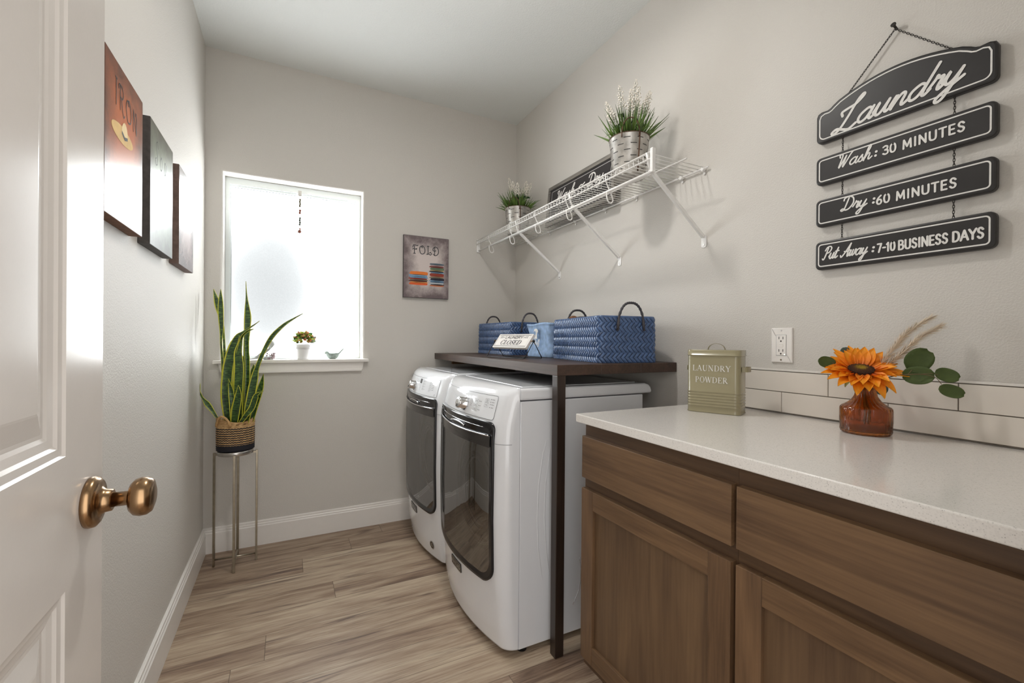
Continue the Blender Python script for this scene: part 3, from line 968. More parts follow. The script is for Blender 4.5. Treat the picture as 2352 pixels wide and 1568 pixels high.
# ------------------------------------------------------------------ washer and dryer
ZS = [.028, .10, .25, .5, .80, .86, .95, .972, .985, .992]
XS = [.668, .656, .645, .640, .642, .648, .672, .684, .700, .722]
def interp(z):
    if z <= ZS[0]: return XS[0]
    for i in range(len(ZS) - 1):
        if z <= ZS[i + 1]:
            k = (z - ZS[i]) / (ZS[i + 1] - ZS[i])
            return XS[i] + (XS[i + 1] - XS[i]) * k
    return XS[-1]
HWID = .347
def front_x(y, z):
    x = interp(z) + .055 * (y / .348) ** 2
    r = .042
    d = abs(y) - (HWID - r)
    if d > 0:
        x += r - sqrt(max(r * r - d * d, 0))
    return min(x, .764)
def spt(yc, y, z, off=0.0):
    e = .004
    gy = (front_x(y + e, z) - front_x(y - e, z)) / (2 * e)
    gz = (interp(z + e) - interp(z - e)) / (2 * e)
    n = Vector((-1, gy, gz)).normalized()
    return Vector((front_x(y, z), yc + y, z)) + n * off
def dense(o, step=.012):
    res = []
    for i in range(len(o)):
        a, b = Vector(o[i]), Vector(o[(i + 1) % len(o)])
        n = max(1, int((b - a).length / step))
        res += [a + (b - a) * (k / n) for k in range(n)]
    return res
def surf_fill(mb, yc, o, off, nr=7):
    o = dense(o)
    c = sum(o, Vector((0, 0))) / len(o)
    mb.grid([[spt(yc, *(c + (p - c) * (1 - k / nr * .999)), off) for p in reversed(o)] for k in range(nr + 1)], smooth=True, closed_u=True)
def surf_ring(mb, yc, o, width, off0, off1, edge=True):
    o = dense(o)
    c = sum(o, Vector((0, 0))) / len(o)
    def ins(d):
        r = []
        for p in o:
            q = p - c
            r.append(c + Vector((q.x * (1 - d / .303), q.y * (1 - d / .30))))
        return r
    ls = [(0, .0)] + [(0, off0)] + [(width * k / 3, off0 + (off1 - off0) * k / 3) for k in (1, 2, 3)]
    mb.grid([[spt(yc, p.x, p.y, f) for p in ins(d)] for d, f in ls], smooth=True, closed_u=True)
def surf_stroke(mb, yc, pts, w, off, k=1):
    stroke(mb, lambda a, b: spt(yc, -a, b, off), pts, w, k, cap=False)
def appliance(name, label, yc, knob, kind):
    t = thing(name, label, 'washer' if kind == 'washer' else 'dryer', (1.06, yc, 0))
    # cabinet behind the front
    mb = MB(); mb.box((.7690, yc - .344, .022), (1.366, yc + .344, .9420))
    link('cabinet_body', mb, M_WHITE, t, bevel=.004, seg=2)
    # lid: rounded slab with a raised rim
    mb = MB()
    prof = [(.7665, .9455), (1.416, .9455), (1.4165, .958), (1.411, .973), (1.398, .984), (1.380, .9895), (.7665, .9905)]
    f2 = lambda a, b, c=0.0: Vector((a, yc + c, b))
    n = len(prof)
    o = mb.add([f2(a, b, -.347) for a, b in prof] + [f2(a, b, .347) for a, b in prof], [])
    for i in range(n):
        mb.f.append((o + (i + 1) % n, o + i, o + n + i, o + n + (i + 1) % n)); mb.s.append(False)
    mb.f.append(tuple(o + i for i in range(n))); mb.s.append(False)
    mb.f.append(tuple(o + n + i for i in reversed(range(n)))); mb.s.append(False)
    link('lid', mb, M_WHITE, t, bevel=.010, seg=3)
    mb = MB(); mb.box((.80, yc - .30, .9895), (1.36, yc + .30, .9922)); link('lid_plate', mb, M_WHITE, t, bevel=.0025, seg=2)
    # bowed front shell with the door opening left out
    mb = MB()
    ysamp = [-.347, -.3465, -.345, -.342, -.338, -.332, -.325, -.316, -.305] + [-.29 + .02 * i for i in range(30)] + [.305, .316, .325, .332, .338, .342, .345, .3465, .347]
    zsamp = [.028, .034, .05, .08] + [.10 + .02 * i for i in range(44)] + [.972, .979, .985, .989, .992]
    idx = {}
    for j, z in enumerate(zsamp):
        for i, y in enumerate(ysamp):
            idx[i, j] = len(mb.v)
            mb.v.append(Vector((front_x(y, z), yc + y, z)))
    for j in range(len(zsamp) - 1):
        for i in range(len(ysamp) - 1):
            ym, zm = (ysamp[i] + ysamp[i + 1]) / 2, (zsamp[j] + zsamp[j + 1]) / 2
            if abs(ym) < .272 and .30 < zm < .80:
                continue
            mb.f.append((idx[i, j], idx[i, j + 1], idx[i + 1, j + 1], idx[i + 1, j])); mb.s.append(True)
    nz, ny = len(zsamp), len(ysamp)
    # top strip back to the lid, sides back to the body, closed foot
    top = [idx[i, nz - 1] for i in range(ny)]
    o = len(mb.v)
    for y in ysamp:
        mb.v.append(Vector((.766, yc + y, .9925)))
    for i in range(ny - 1):
        mb.f.append((top[i], o + i, o + i + 1, top[i + 1])); mb.s.append(True)
    for i in (0, ny - 1):
        q = len(mb.v)
        for z in zsamp:
            mb.v.append(Vector((.766, yc + ysamp[i], z)))
        for j in range(nz - 1):
            a, b = idx[i, j], idx[i, j + 1]
            f = (a, q + j, q + j + 1, b)
            mb.f.append(f if i == 0 else f[::-1]); mb.s.append(False)
    q = len(mb.v)
    for y in ysamp:
        mb.v.append(Vector((.766, yc + y, .028)))
    for i in range(ny - 1):
        mb.f.append((idx[i, 0], idx[i + 1, 0], q + i + 1, q + i)); mb.s.append(False)
    sh = link('front_shell', mb, M_WHITE, t)
    mb = MB()
    surf_stroke(mb, yc, [(.306 + .0408 * k / 14, .787) for k in range(15)], .0022, .0006)
    link('shell_seam', mb, M_GREYINK, sh)
    # feet
    for sx in (.80, 1.33):
        for sy in (-.31, .31):
            mb = MB(); mb.cyl((sx, yc + sy, .0006), (sx, yc + sy, .024), .02, 16); link('foot', mb, M_BLACKM, t)
    # door
    out = rrect(-.303, .262, .303, .862, [.062, .062, .03, .03], 8)
    mb = MB(); surf_ring(mb, yc, out, .024, .009, .004)
    dd = link('door', mb, M_BLACK, t)
    inn = rrect(-.283, .284, .283, .772, [.048, .048, .004, .004], 6)
    tp = NT('tinted_door_glass_' + kind)
    fr_ = tp.new('ShaderNodeFresnel'); fr_.inputs[0].default_value = 4.2
    gl = tp.new('ShaderNodeBsdfGlossy'); gl.inputs['Roughness'].default_value = 0.015
    tr = tp.new('ShaderNodeBsdfTransparent'); tr.inputs[0].default_value = (.34, .33, .32, 1)
    mx = tp.new('ShaderNodeMixShader')
    tp.link(fr_.outputs[0], mx.inputs[0]); tp.link(tr.outputs[0], mx.inputs[1]); tp.link(gl.outputs[0], mx.inputs[2])
    tp.link(mx.outputs[0], tp.out.inputs[0])
    mb = MB(); surf_fill(mb, yc, inn, .0045)
    link('door_glass', mb, tp.m, dd)
    mb = MB(); surf_fill(mb, yc, rrect(-.285, .769, .285, .812, [.003] * 4, 2), .0085, 5)
    link('door_band', mb, M_CHARCOAL, dd)
    mb = MB(); surf_fill(mb, yc, rrect(-.285, .810, .285, .846, [.003, .003, .012, .012], 4), .003, 5)
    link('handle_recess', mb, M_BLACK, dd)
    lipp = [(-.28 + .56 * k / 24) for k in range(25)]
    mb = MB(); mb.tube([spt(yc, y, .8125 - .004 * cos(y / .28 * pi / 2), .010) for y in lipp], .0030, 8)
    mb.tube([spt(yc, y, .838, .0045) for y in lipp[2:-2]], .0012, 6)
    link('chrome_lip', mb, M_CHROME, dd)
    mb = MB()
    rr = [(y, .8165 + .014 * sqrt(max(0, 1 - ((y + .02) / .085) ** 2))) for y in [-.10 + .16 * k / 12 for k in range(13)]]
    mb.tube([spt(yc, y, z, .007) for y, z in rr], .0035, 8)
    link('latch_grip', mb, M_CHROME, dd)
    # porthole seen through the tinted glass
    mb = MB()
    mb.tube([(.742, yc + .235 * cos(a), .535 + .235 * sin(a)) for a in [2 * pi * k / 56 for k in range(56)]], .006, 8, True)
    mb.tube([(.735, yc + .165 * cos(a), .51 + .165 * sin(a)) for a in [2 * pi * k / 48 for k in range(48)]], .011, 10, True)
    mb.tube([(.745, yc + .145 * cos(a), .51 + .145 * sin(a)) for a in [2 * pi * k / 48 for k in range(48)]], .004, 8, True)
    link('drum_ring', mb, M_STEEL, dd)
    mb = MB(); mb.cyl((.752, yc, .535), (.764, yc, .535), .262, 48); link('drum_face', mb, M_CHARCOAL, dd)
    # control panel
    pan = rrect(-.283, .869, .283, .957, [.01] * 4, 4)
    mb = MB(); surf_fill(mb, yc, pan, .0010, 5)
    cp = link('control_panel', mb, M_WHITE, t)
    mb = MB()
    pd = dense(pan, .01)
    surf_stroke(mb, yc, [(-p.x, p.y) for p in pd] + [(-pd[0].x, pd[0].y)], .0013, .0014)
    def frm(y, z, w, h, lw=.0007):
        q = [(-y - w / 2, z - h / 2), (-y + w / 2, z - h / 2), (-y + w / 2, z + h / 2), (-y - w / 2, z + h / 2), (-y - w / 2, z - h / 2)]
        surf_stroke(mb, yc, q, lw, .0016)
    def dash(y, z, w, lw=.0013):
        surf_stroke(mb, yc, [(-y - w / 2, z), (-y + w / 2, z)], lw, .0016)
    def dots(pts):
        for y, z in pts:
            dash(y, z, .003, .003)
    if kind == 'dryer':
        for z in (.928, .911, .895):
            frm(-.150, z, .030, .010); dash(-.150, z, .018); dots([(-.172, z)]); dash(-.182, z, .010)
        frm(-.222, .936, .024, .014); dash(-.222, .938, .014); dash(-.222, .933, .012); frm(-.222, .919, .024, .014); dash(-.222, .919, .014)
        for z in (.942, .932, .923, .912):
            dots([(-.246, z)]); dash(-.260, z, .016)
        surf_stroke(mb, yc, [(.112 + .008 * cos(a), .921 + .010 * sin(a)) for a in [2 * pi * k / 16 for k in range(17)]], .0011, .0016)
        dash(-.112, .921, .005); dash(-.112, .906, .010)
        for y, z in ((-.045, .944), (-.072, .940), (-.082, .928), (-.088, .915), (-.086, .897), (-.030, .942)):
            dash(y, z, .014)
        dash(.262, .944, .012); dash(.262, .938, .010)
    else:
        for i, z in enumerate((.940, .926, .912, .898)):
            frm(-.108, z, .022, .008); dash(-.108, z, .012); dash(-.128, z, .008)
            frm(-.195, z, .018, .011); dash(-.195, z, .010)
        for z in (.943, .935, .927, .918, .910, .902):
            dots([(-.212, z)]); dash(-.228, z, .018)
        for y, z in ((.02, .946), (-.01, .944), (-.032, .936), (-.036, .928), (-.02, .884), (.0, .882)):
            dash(y, z, .010)
        dots([(-.066, .918), (-.066, .910), (-.066, .902)]); frm(-.066, .896, .008, .012)
        dash(-.258, .882, .012); dash(-.258, .876, .012)
        surf_stroke(mb, yc, [(-.165, .870), (-.165, .956)], .0008, .0014)
    link('panel_print', mb, M_INK, cp)
    if kind == 'washer':
        mb = MB(); surf_fill(mb, yc, rrect(-.078, .926, -.048, .950, [.001] * 4, 1), .0018, 2); link('display', mb, M_SLOT, cp)
        mb = MB(); surf_fill(mb, yc, rrect(.215, .940, .245, .954, [.001] * 4, 1), .0018, 2); link('maker_plate', mb, M_SLOT, cp)
        mb = MB(); surf_fill(mb, yc, rrect(.225, .888, .262, .915, [.001] * 4, 1), .0018, 2); link('energy_sticker', mb, M_GREYINK, cp)
    ky, kz = knob
    p0, p1 = spt(yc, ky, kz, .001), spt(yc, ky, kz, 1.0)
    Mk = Matrix.Translation(p0) @ (p1 - p0).to_track_quat('Z', 'Y').to_matrix().to_4x4()
    mb = MB(); mb.lathe([(.0275, 0), (.0275, .003), (.0245, .006), (.0235, .030), (.0225, .034), (.018, .0355), (.012, .0352)], Mk, 40)
    kn = link('dial', mb, M_CHROME, t)
    mb = MB(); mb.obox(Mk @ Matrix.Translation((0, -.013, .0362)), .002, .006, .0006); link('dial_pointer', mb, M_BLACK, kn)
    # badge under the door
    mb = MB()
    bo = rrect(-.062, .2035, .046, .2395, [.0025] * 4, 2)
    surf_fill(mb, yc, bo, .0045, 3)
    bd = [Vector(p) for p in dense(bo)]
    mb.grid([[spt(yc, p.x, p.y, f) for p in bd] for f in (0, .0045)], smooth=False, closed_u=True)
    b_ = link('maker_badge', mb, M_CHARCOAL, t)
    mb = MB()
    sans(mb, lambda a, b: spt(yc, -a, b, .0050), 'MAYTAG', -.036, .213, .0165, .0022, gap=.14)
    surf_stroke(mb, yc, [(-p.x * .97 - .0003, .2215 + (p.y - .2215) * .86) for p in bd + bd[:1]], .0012, .0050)
    link('badge_lettering', mb, M_STEEL, b_)
    if kind == 'washer':
        mb = MB()
        cc = (-.241, .093)
        surf_fill(mb, yc, [(cc[0] + .021 * cos(a), cc[1] + .021 * sin(a)) for a in [2 * pi * k / 24 for k in range(24)]], .0022, 3)
        s_ = link('round_sticker', mb, M_CHARCOAL, t)
        mb = MB()
        surf_stroke(mb, yc, [(-cc[0] + .0185 * cos(a), cc[1] + .0185 * sin(a)) for a in [2 * pi * k / 24 for k in range(25)]], .0022, .0027)
        for dz in (.007, 0, -.007):
            surf_stroke(mb, yc, [(-cc[0] - .008, cc[1] + dz), (-cc[0] + .002, cc[1] + dz + .003), (-cc[0] + .009, cc[1] + dz)], .0026, .0027, 4)
        link('sticker_mark', mb, M_STEEL, s_)
    else:
        mb = MB()
        y_ = yc - .3390
        mb.tube([(.885, y_, .80), (.868, y_, .74), (.850, y_, .62), (.845, y_, .50), (.850, y_, .38), (.875, y_, .24)], [.005, .0058, .006, .006, .0058, .005], 10)
        mb.tube([(.905, y_, .80), (.880, y_, .62), (.876, y_, .50), (.884, y_, .38), (.905, y_, .26)], [.005, .0058, .006, .0058, .005], 10)
        link('side_emboss', mb, M_WHITE, t)
        mb = MB()
        mb.tube([Vector(p) for p in smooth_line([(1.04, yc - .3452, .31), (1.047, yc - .3452, .25), (1.04, yc - .3452, .19), (1.01, yc - .3452, .13)], 5)], .0012, 6)
        link('drain_mark', mb, M_CHROME, t)
    return t
appliance('washing_machine', 'white front-load washer in the far corner with small display and round silver sticker', 2.496, (.045, .905), 'washer')
appliance('tumble_dryer', 'nearer white front-load dryer beside the dark square post', 1.788, (-.058, .905), 'dryer')

# ------------------------------------------------------------------ left wall: three canvas prints
ART_FONT = {   # curly art-nouveau capitals, cap height 1
 'F': (.66, [[(.22,0),(.22,.9)], [(.02,.72),(.1,.98),(.35,1.0),(.55,.95),(.66,1.02)], [(.0,.48),(.12,.56),(.3,.5),(.5,.6),(.46,.48)], [(.12,0),(.34,0)]]),
 'O': (.78, [[(.45,1),(.15,.85),(.06,.5),(.2,.08),(.42,0),(.66,.14),(.72,.5),(.6,.85),(.38,.95),(.34,.8),(.44,.76)]]),
 'L': (.66, [[(.2,1),(.2,.12),(.05,.0)], [(.05,.02),(.3,.06),(.5,-.04),(.62,.1),(.52,.28),(.38,.2)], [(.1,1),(.32,1)]]),
 'D': (.8, [[(.25,0),(.25,1)], [(.05,.1),(.3,-.06),(.6,.08),(.74,.45),(.62,.85),(.35,1.0),(.1,.85),(.02,.6),(.2,.48),(.4,.55)]]),
 'I': (.3, [[(.15,1.05),(.15,-.05)], [(.05,1.05),(.25,1.05)]]),
 'R': (.8, [[(.22,0),(.22,1)], [(.02,.8),(.1,1.02),(.45,1.02),(.6,.78),(.45,.55),(.24,.55)], [(.36,.55),(.5,.1),(.66,-.12),(.78,.0)]]),
 'N': (.78, [[(.15,0),(.15,1)], [(.15,1),(.6,0)], [(.6,0),(.62,.8),(.5,.98),(.44,.84)]]),
 'S': (.6, [[(.5,.9),(.4,1.2),(.2,1.1),(.2,.8),(.42,.5),(.4,.1),(.15,.0),(.05,.25),(.2,.35)]]),
 'o': (.55, [[(.3,.7),(.1,.5),(.1,.15),(.28,0),(.46,.2),(.42,.55),(.2,.7)]]),
 'a': (.55, [[(.42,.6),(.2,.68),(.06,.3),(.2,.02),(.4,.2),(.44,.62),(.4,.1),(.52,.02)]]),
}
def art_text(mb, mp, t, x, y, s, w, gap=.2):
    for c in t:
        adv, ss = ART_FONT[c]
        for st in ss:
            stroke(mb, mp, [(x + a * s, y + b * s) for a, b in st], w, 6)
        x += (adv + gap) * s
def canvas(label, fr, w, h, depth, face, side, loc):
    """stretched canvas: side wrap = the thing, printed face as its part"""
    t = thing('canvas_print', label, 'picture', loc, group='laundry canvas prints')
    mb = MB()
    mb.prism(fr, [(0, 0), (w, 0), (w, h), (0, h)], .0015, depth, .0015)
    link('canvas_wrap', mb, side, t)
    mb = MB()
    o = mb.add([fr(.0012, .0012, depth + .0004), fr(w - .0012, .0012, depth + .0004), fr(w - .0012, h - .0012, depth + .0004), fr(.0012, h - .0012, depth + .0004)], [(0, 1, 2, 3)])
    mb.uv = {0: (0, 0), 1: (1, 0), 2: (1, 1), 3: (0, 1)}
    link('printed_face', mb, face, t)
    return t
M_SIDE1 = mat('canvas_side_rust', srgb(112, 74, 50), 0.75, noise=0.25, nscale=60)
M_SIDE2 = mat('canvas_side_charcoal', srgb(74, 70, 68), 0.75, noise=0.25, nscale=60)
M_SIDE3 = mat('canvas_side_umber', srgb(104, 84, 76), 0.75, noise=0.25, nscale=60)
CD = .030
fl = lambda y, z: frame((XL, y, z), (0, 1, 0), (0, 0, 1))
f1 = fl(1.315, 1.455)
c1 = canvas('rust orange canvas print lettered IRON above a straw hat, nearest the door', f1, .294, .384, CD, canvas_art('rust_print', srgb(186, 98, 48), srgb(92, 46, 28), 0.30), M_SIDE1, (XL, 1.46, 1.455))
mb = MB(); art_text(mb, lambda a, b: f1(a, b - .10 * (a - .07), CD + .0009), 'IRON', .066, .281, .058, .0036, .14)
link('lettering', mb, M_INK, c1)
M_STRAW = mat('straw_yellow', srgb(206, 170, 104), 0.7, noise=0.1)
mb = MB(); mb.flat(f1, [(.123 + .081 * cos(a) , .220 + .021 * sin(a)) for a in [2 * pi * k / 28 for k in range(28)]], CD + .0008)
link('hat_brim', mb, M_STRAW, c1)
mb = MB(); mb.flat(f1, [(.138 + .022 * cos(a), .231 + .026 * sin(a) * (1 if sin(a) > 0 else .35)) for a in [2 * pi * k / 24 for k in range(24)]], CD + .0010)
link('hat_crown', mb, mat('pale_straw', srgb(224, 200, 150), 0.7), c1)
mb = MB(); mb.flat(f1, [(.116, .231), (.138, .222), (.160, .228), (.160, .220), (.138, .213), (.116, .223)], CD + .0011)
link('hat_band', mb, M_SLOT, c1)
f2_ = fl(1.690, 1.452)
c2 = canvas('grey green canvas print with dark sides, middle of the three on the left wall', f2_, .292, .385, CD, canvas_art('sage_print', srgb(128, 140, 118), srgb(66, 66, 54), 0.28), M_SIDE2, (XL, 1.84, 1.452))
mb = MB(); art_text(mb, lambda a, b: f2_(a, b, CD + .0009), 'Soa', .055, .262, .062, .0028, .3)
link('lettering', mb, M_INK, c2)
f3_ = fl(2.088, 1.452)
canvas('canvas print with brown sides and window glare, farthest along the left wall', f3_, .286, .380, CD, canvas_art('mauve_print', srgb(168, 150, 146), srgb(92, 76, 74), 0.26), M_SIDE3, (XL, 2.23, 1.452))
# FOLD print on the far wall
f4 = frame((0.664, D, 1.443), (1, 0, 0), (0, 0, 1))
c4 = canvas('mauve grey canvas print lettered FOLD with two stacks of folded clothes', f4, .304, .404, .022, canvas_art('fold_print', srgb(206, 194, 190), srgb(104, 90, 92), 0.6), M_SIDE2, (0.816, D, 1.443))
mb = MB(); art_text(mb, lambda a, b: f4(a, b, .0232), 'FOLD', .058, .288, .054, .0052, .13)
link('lettering', mb, M_INK, c4)
def stack(x0, x1, zs, cols, name):
    n = 0
    for z0, z1, c, sh in zip(zs[:-1], zs[1:], cols, [0, .006, -.004, .003, -.006, .005, -.003, .004, 0, .006, -.004, .002, .003, -.003, .004, 0]):
        mb = MB()
        a, b = x0 + sh - .004, x1 + sh * .6
        h = (z1 - z0) / 2
        o = [(a, z0 + h), (a + .006, z0 + .0008), ((a + b) / 2, z0 - .001), (b - .006, z0), (b, z0 + h), (b - .006, z1), ((a + b) / 2, z1 + .002), (a + .006, z1)]
        mb.flat(f4, [(p.x, p.y) for p in smooth_line([(q[0], q[1], 0) for q in o], 3)], .0229)
        link(name, mb, mat('cloth_%s_%d' % (name, n), srgb(*c), 0.7), c4)
        n += 1
stack(.040, .158, [.084, .098, .104, .112, .120, .128, .137, .150, .170], [(214, 92, 40), (228, 160, 92), (90, 40, 36), (112, 104, 88), (150, 52, 44), (112, 152, 186), (120, 150, 178), (222, 120, 48)], 'left_stack_garment')
stack(.176, .270, [.080, .088, .094, .106, .114, .120, .134, .142, .148, .166, .174, .182, .188, .204, .214, .222, .232], [(196, 120, 84), (80, 50, 44), (176, 184, 190), (84, 112, 140), (120, 152, 178), (36, 36, 52), (124, 116, 96), (180, 128, 104), (146, 56, 38), (126, 154, 178), (40, 50, 64), (190, 164, 112), (98, 116, 92), (120, 60, 54), (176, 150, 150), (84, 100, 112)], 'right_stack_garment')

# ------------------------------------------------------------------ hanging laundry sign on the right wall
sg = thing('laundry_sign', 'black four-panel hanging wooden sign headed Laundry, chained from a nail', 'sign', (XR, .607, 1.39))
XS0 = XR - .006
fs = frame((XS0, .805, 0), (0, -1, 0), (0, 0, 1))          # a: 0 left .. .395 right, b = height
SD = .016
def border_line(mb, o, w=.0034):
    o = [Vector((p[0], p[1], 0)) for p in o] + [Vector((o[0][0], o[0][1], 0))]
    stroke(mb, lambda a, b: fs(a, b, SD + .0006), [(p.x, p.y) for p in o], w, 1, cap=False)
def sign_panel(name, z0, z1, outline=None):
    o = outline or rrect(0, z0, .395, z1, .014, 5)
    mb = MB(); mb.prism(fs, o, 0, SD, .005)
    p = link(name, mb, M_SIGN, sg)
    return p, lambda a, b: fs(a, b, SD + .0008)
def head(inset=0.0):
    i = inset
    pts = []
    for q in rrect(i, 1.783 + i, .395 - i, 1.880 - i, .014, 5)[:12]:
        pts.append(q)
    e = 1.880 - i
    pts += [(.395 - i - .014 * 0, e - .014), (.395 - i - .004, e - .004), (.395 - i - .014, e)]
    x1_, x0_ = .352 - i * .5, .043 + i * .5
    pts += [(x1_ + .012, e - .001), (x1_ + .004, e + .002), (x1_ - .004, e + .008)]
    for k in range(1, 16):
        u = 1 - k / 16
        pts.append((x0_ + (x1_ - x0_) * u, e + .008 + .036 * sin(pi * u) ** .85))
    pts += [(x0_ + .004, e + .008), (x0_ - .004, e + .002), (x0_ - .012, e - .001), (i + .014, e), (i + .004, e - .004), (i, e - .014)]
    return pts
HEADS = [('header_panel', 1.783, 1.880), ('sign_panel', 1.654, 1.739), ('sign_panel', 1.5255, 1.6095), ('sign_panel', 1.3935, 1.4805)]
for k, (nm, z0, z1) in enumerate(HEADS):
    p, mp = sign_panel(nm, z0, z1, head() if k == 0 else None)
    mb = MB()
    border_line(mb, head(.0105) if k == 0 else rrect(.0105, z0 + .0105, .3845, z1 - .0105, .008, 4))
    def cf(t, x0, x1, y, sz, w, sl=.3):
        cursive(mb, mp, t, x0, y, sz, w, sl, 0, fit(CURSIVE, t, sz, 0, x0, x1))
    def sf(t, x0, x1, y, sz, w, gap=.15):
        sans(mb, mp, t, x0, y, sz, w, gap, 0, fit(SANS, t, sz, gap, x0, x1))
    if k == 0:
        mp1 = mp
        mp = lambda a, b: mp1(a, b + .05 * (a - .05))
        cf('Laundry', .052, .334, 1.800, .0315, .0072, .42)
    elif k == 1:
        cf('Wash', .060, .146, 1.690, .0180, .0040); cf(':', .154, .161, 1.690, .018, .0040, .1)
        sf('30', .174, .204, 1.689, .0225, .0044); sf('MINUTES', .219, .340, 1.688, .0225, .0044, .22)
    elif k == 2:
        cf('Dry', .072, .136, 1.560, .0180, .0040); cf(':', .150, .157, 1.560, .018, .0040, .1)
        sf('60', .160, .191, 1.556, .0225, .0044); sf('MINUTES', .206, .326, 1.555, .0225, .0044, .22)
    else:
        cf('Put', .024, .062, 1.424, .0172, .0038); cf('Away', .074, .138, 1.424, .0172, .0038); cf(':', .150, .157, 1.424, .0172, .0040, .1)
        sf('7-10', .164, .204, 1.422, .0225, .0046, .12); sf('BUSINESS', .2115, .311, 1.421, .0235, .0046, .12); sf('DAYS', .320, .375, 1.421, .0235, .0046, .10)
    link('lettering', mb, M_WHITEINK, p)
def chain(p0, p1, step=.0062, r=.0008):
    """small oval links turned by quarter turns"""
    mb = MB()
    p0, p1 = Vector(p0), Vector(p1)
    d = p1 - p0
    n = max(2, int(d.length / step))
    t_ = d.normalized()
    u_ = Vector((1, 0, 0)); v_ = t_.cross(u_).normalized()
    for k in range(n):
        c = p0 + d * ((k + .5) / n)
        w_ = v_ if k % 2 == 0 else u_
        L_ = d.length / n * .72
        mb.tube([c + t_ * (L_ * cos(a)) + w_ * (.0021 * sin(a)) for a in [2 * pi * q / 8 for q in range(8)]], r, 5, True)
    return mb
nail = (XR - .010, .611, 2.028)
link('hanging_chain', chain(nail, (XR - .012, .742, 1.884)), M_CHAIN, sg)
link('hanging_chain', chain(nail, (XR - .012, .476, 1.886)), M_CHAIN, sg)
for z0, z1 in ((1.739, 1.783), (1.6095, 1.654), (1.4805, 1.5255)):
    for y in (.735, .487):
        link('linking_chain', chain((XR - .013, y, z1 + .001), (XR - .013, y, z0 - .001)), M_CHAIN, sg)
mb = MB(); mb.cyl((XR - .0002, .611, 2.030), (XR - .020, .611, 2.036), .0030, 12); mb.cyl((XR - .019, .611, 2.0357), (XR - .022, .611, 2.0366), .0062, 14)
tag(link('wall_nail', mb, M_CHAIN, at=(XR, .611, 2.03)), 'small dark nail in the wall holding up the sign chain', 'nail')

# ------------------------------------------------------------------ outlet
ot = thing('wall_outlet', 'white wall outlet plate with two sockets above the backsplash tiles', 'outlet', (XR, .918, 1.16))
fo = frame((XR - .0003, .918, 1.160), (0, -1, 0), (0, 0, 1))
mb = MB(); mb.prism(fo, rrect(-.0355, -.058, .0355, .058, .002, 3), 0, .0062, .003)
link('cover_plate', mb, M_PLASTIC, ot)
mb = MB(); mb.prism(fo, rrect(-.0165, -.034, .0165, .034, .001, 2), .006, .0078, .0008)
so = link('receptacle', mb, M_PLASTIC, ot)
mb = MB(); mb.flat(fo, rrect(-.0178, -.0352, .0178, .0352, .001, 2), .00635); link('receptacle_gap', mb, M_GREYINK, ot)
for zc in (.021, -.021):
    mb = MB()
    for a in (-.0068, .0068):
        mb.flat(fo, rrect(a - .0011, zc - .001, a + .0011, zc + .0075, .0003, 1), .0081)
    mb.flat(fo, [(.0026 * cos(a), zc - .0075 + .0028 * sin(a)) for a in [2 * pi * k / 14 for k in range(14)]], .0081)
    link('socket_slots', mb, M_SLOT, so)
for z0 in (-.0062, .0006):
    mb = MB(); mb.prism(fo, rrect(-.0072, z0, .0072, z0 + .0052, .0006, 2), .0076, .0088, .0005); link('test_button', mb, M_PLASTIC, so)
for z0 in (-.049, .049):
    mb = MB(); mb.cyl(fo(0, z0, .006), fo(0, z0, .0072), .0028, 12); link('plate_screw', mb, M_CHROME, ot)
tl = NT('indicator_light'); tl.b.inputs['Emission Color'].default_value = (.8, 1, .9, 1); tl.b.inputs['Emission Strength'].default_value = 2.0
mb = MB(); mb.cyl(fo(.0120, -.0310, .0078), fo(.0120, -.0310, .0084), .0014, 10); link('indicator_light', mb, tl.m, so)

# ------------------------------------------------------------------ powder tin
E1 = Vector((.40, -.9165, 0)); E2 = Vector((.9165, .40, 0))
tw, td, th = .168, .092, .203
T0 = Vector((1.232, 1.092, CT + .0006))
tin = thing('powder_tin', 'sage green lidded metal tin lettered LAUNDRY POWDER on the worktop', 'tin', tuple(T0 + E1 * tw / 2 + E2 * td / 2))
ft = frame(T0, E1, (0, 0, 1))                     # front face, n points to the room
def rr_ring(d, z, r=.018):
    return [T0 + E1 * a + E2 * b + Vector((0, 0, z)) for a, b in rrect(-d, -d, tw + d, td + d, r + d, 6)]
rows = [rr_ring(.001, 0), rr_ring(.0015, .002), rr_ring(0, .004)]
for k in range(6):
    z = .020 + k * .0095
    rows += [rr_ring(0, z), rr_ring(.0014, z + .0016), rr_ring(.0014, z + .003), rr_ring(0, z + .0046)]
rows += [rr_ring(0, th - .022), rr_ring(0, th - .001)]
mb = MB(); mb.grid(rows, smooth=True, closed_u=True)
n_ = len(rows[0]); mb.f.append(tuple(reversed(range(n_)))); mb.s.append(False)
mb.f.append(tuple(range((len(rows) - 1) * n_, len(rows) * n_))); mb.s.append(False)
body = link('tin_body', mb, M_TIN, tin)
rows = [rr_ring(.0012, th - .012), rr_ring(.0032, th - .0115), rr_ring(.0032, th - .0095), rr_ring(.0014, th - .009), rr_ring(.0014, th + .006), rr_ring(.0004, th + .0078), rr_ring(-.002, th + .008)]
mb = MB(); mb.grid(rows, smooth=True, closed_u=True)
mb.f.append(tuple(reversed(range(n_)))); mb.s.append(False)
mb.f.append(tuple(range((len(rows) - 1) * n_, len(rows) * n_))); mb.s.append(False)
lid = link('tin_lid', mb, M_TIN, tin)
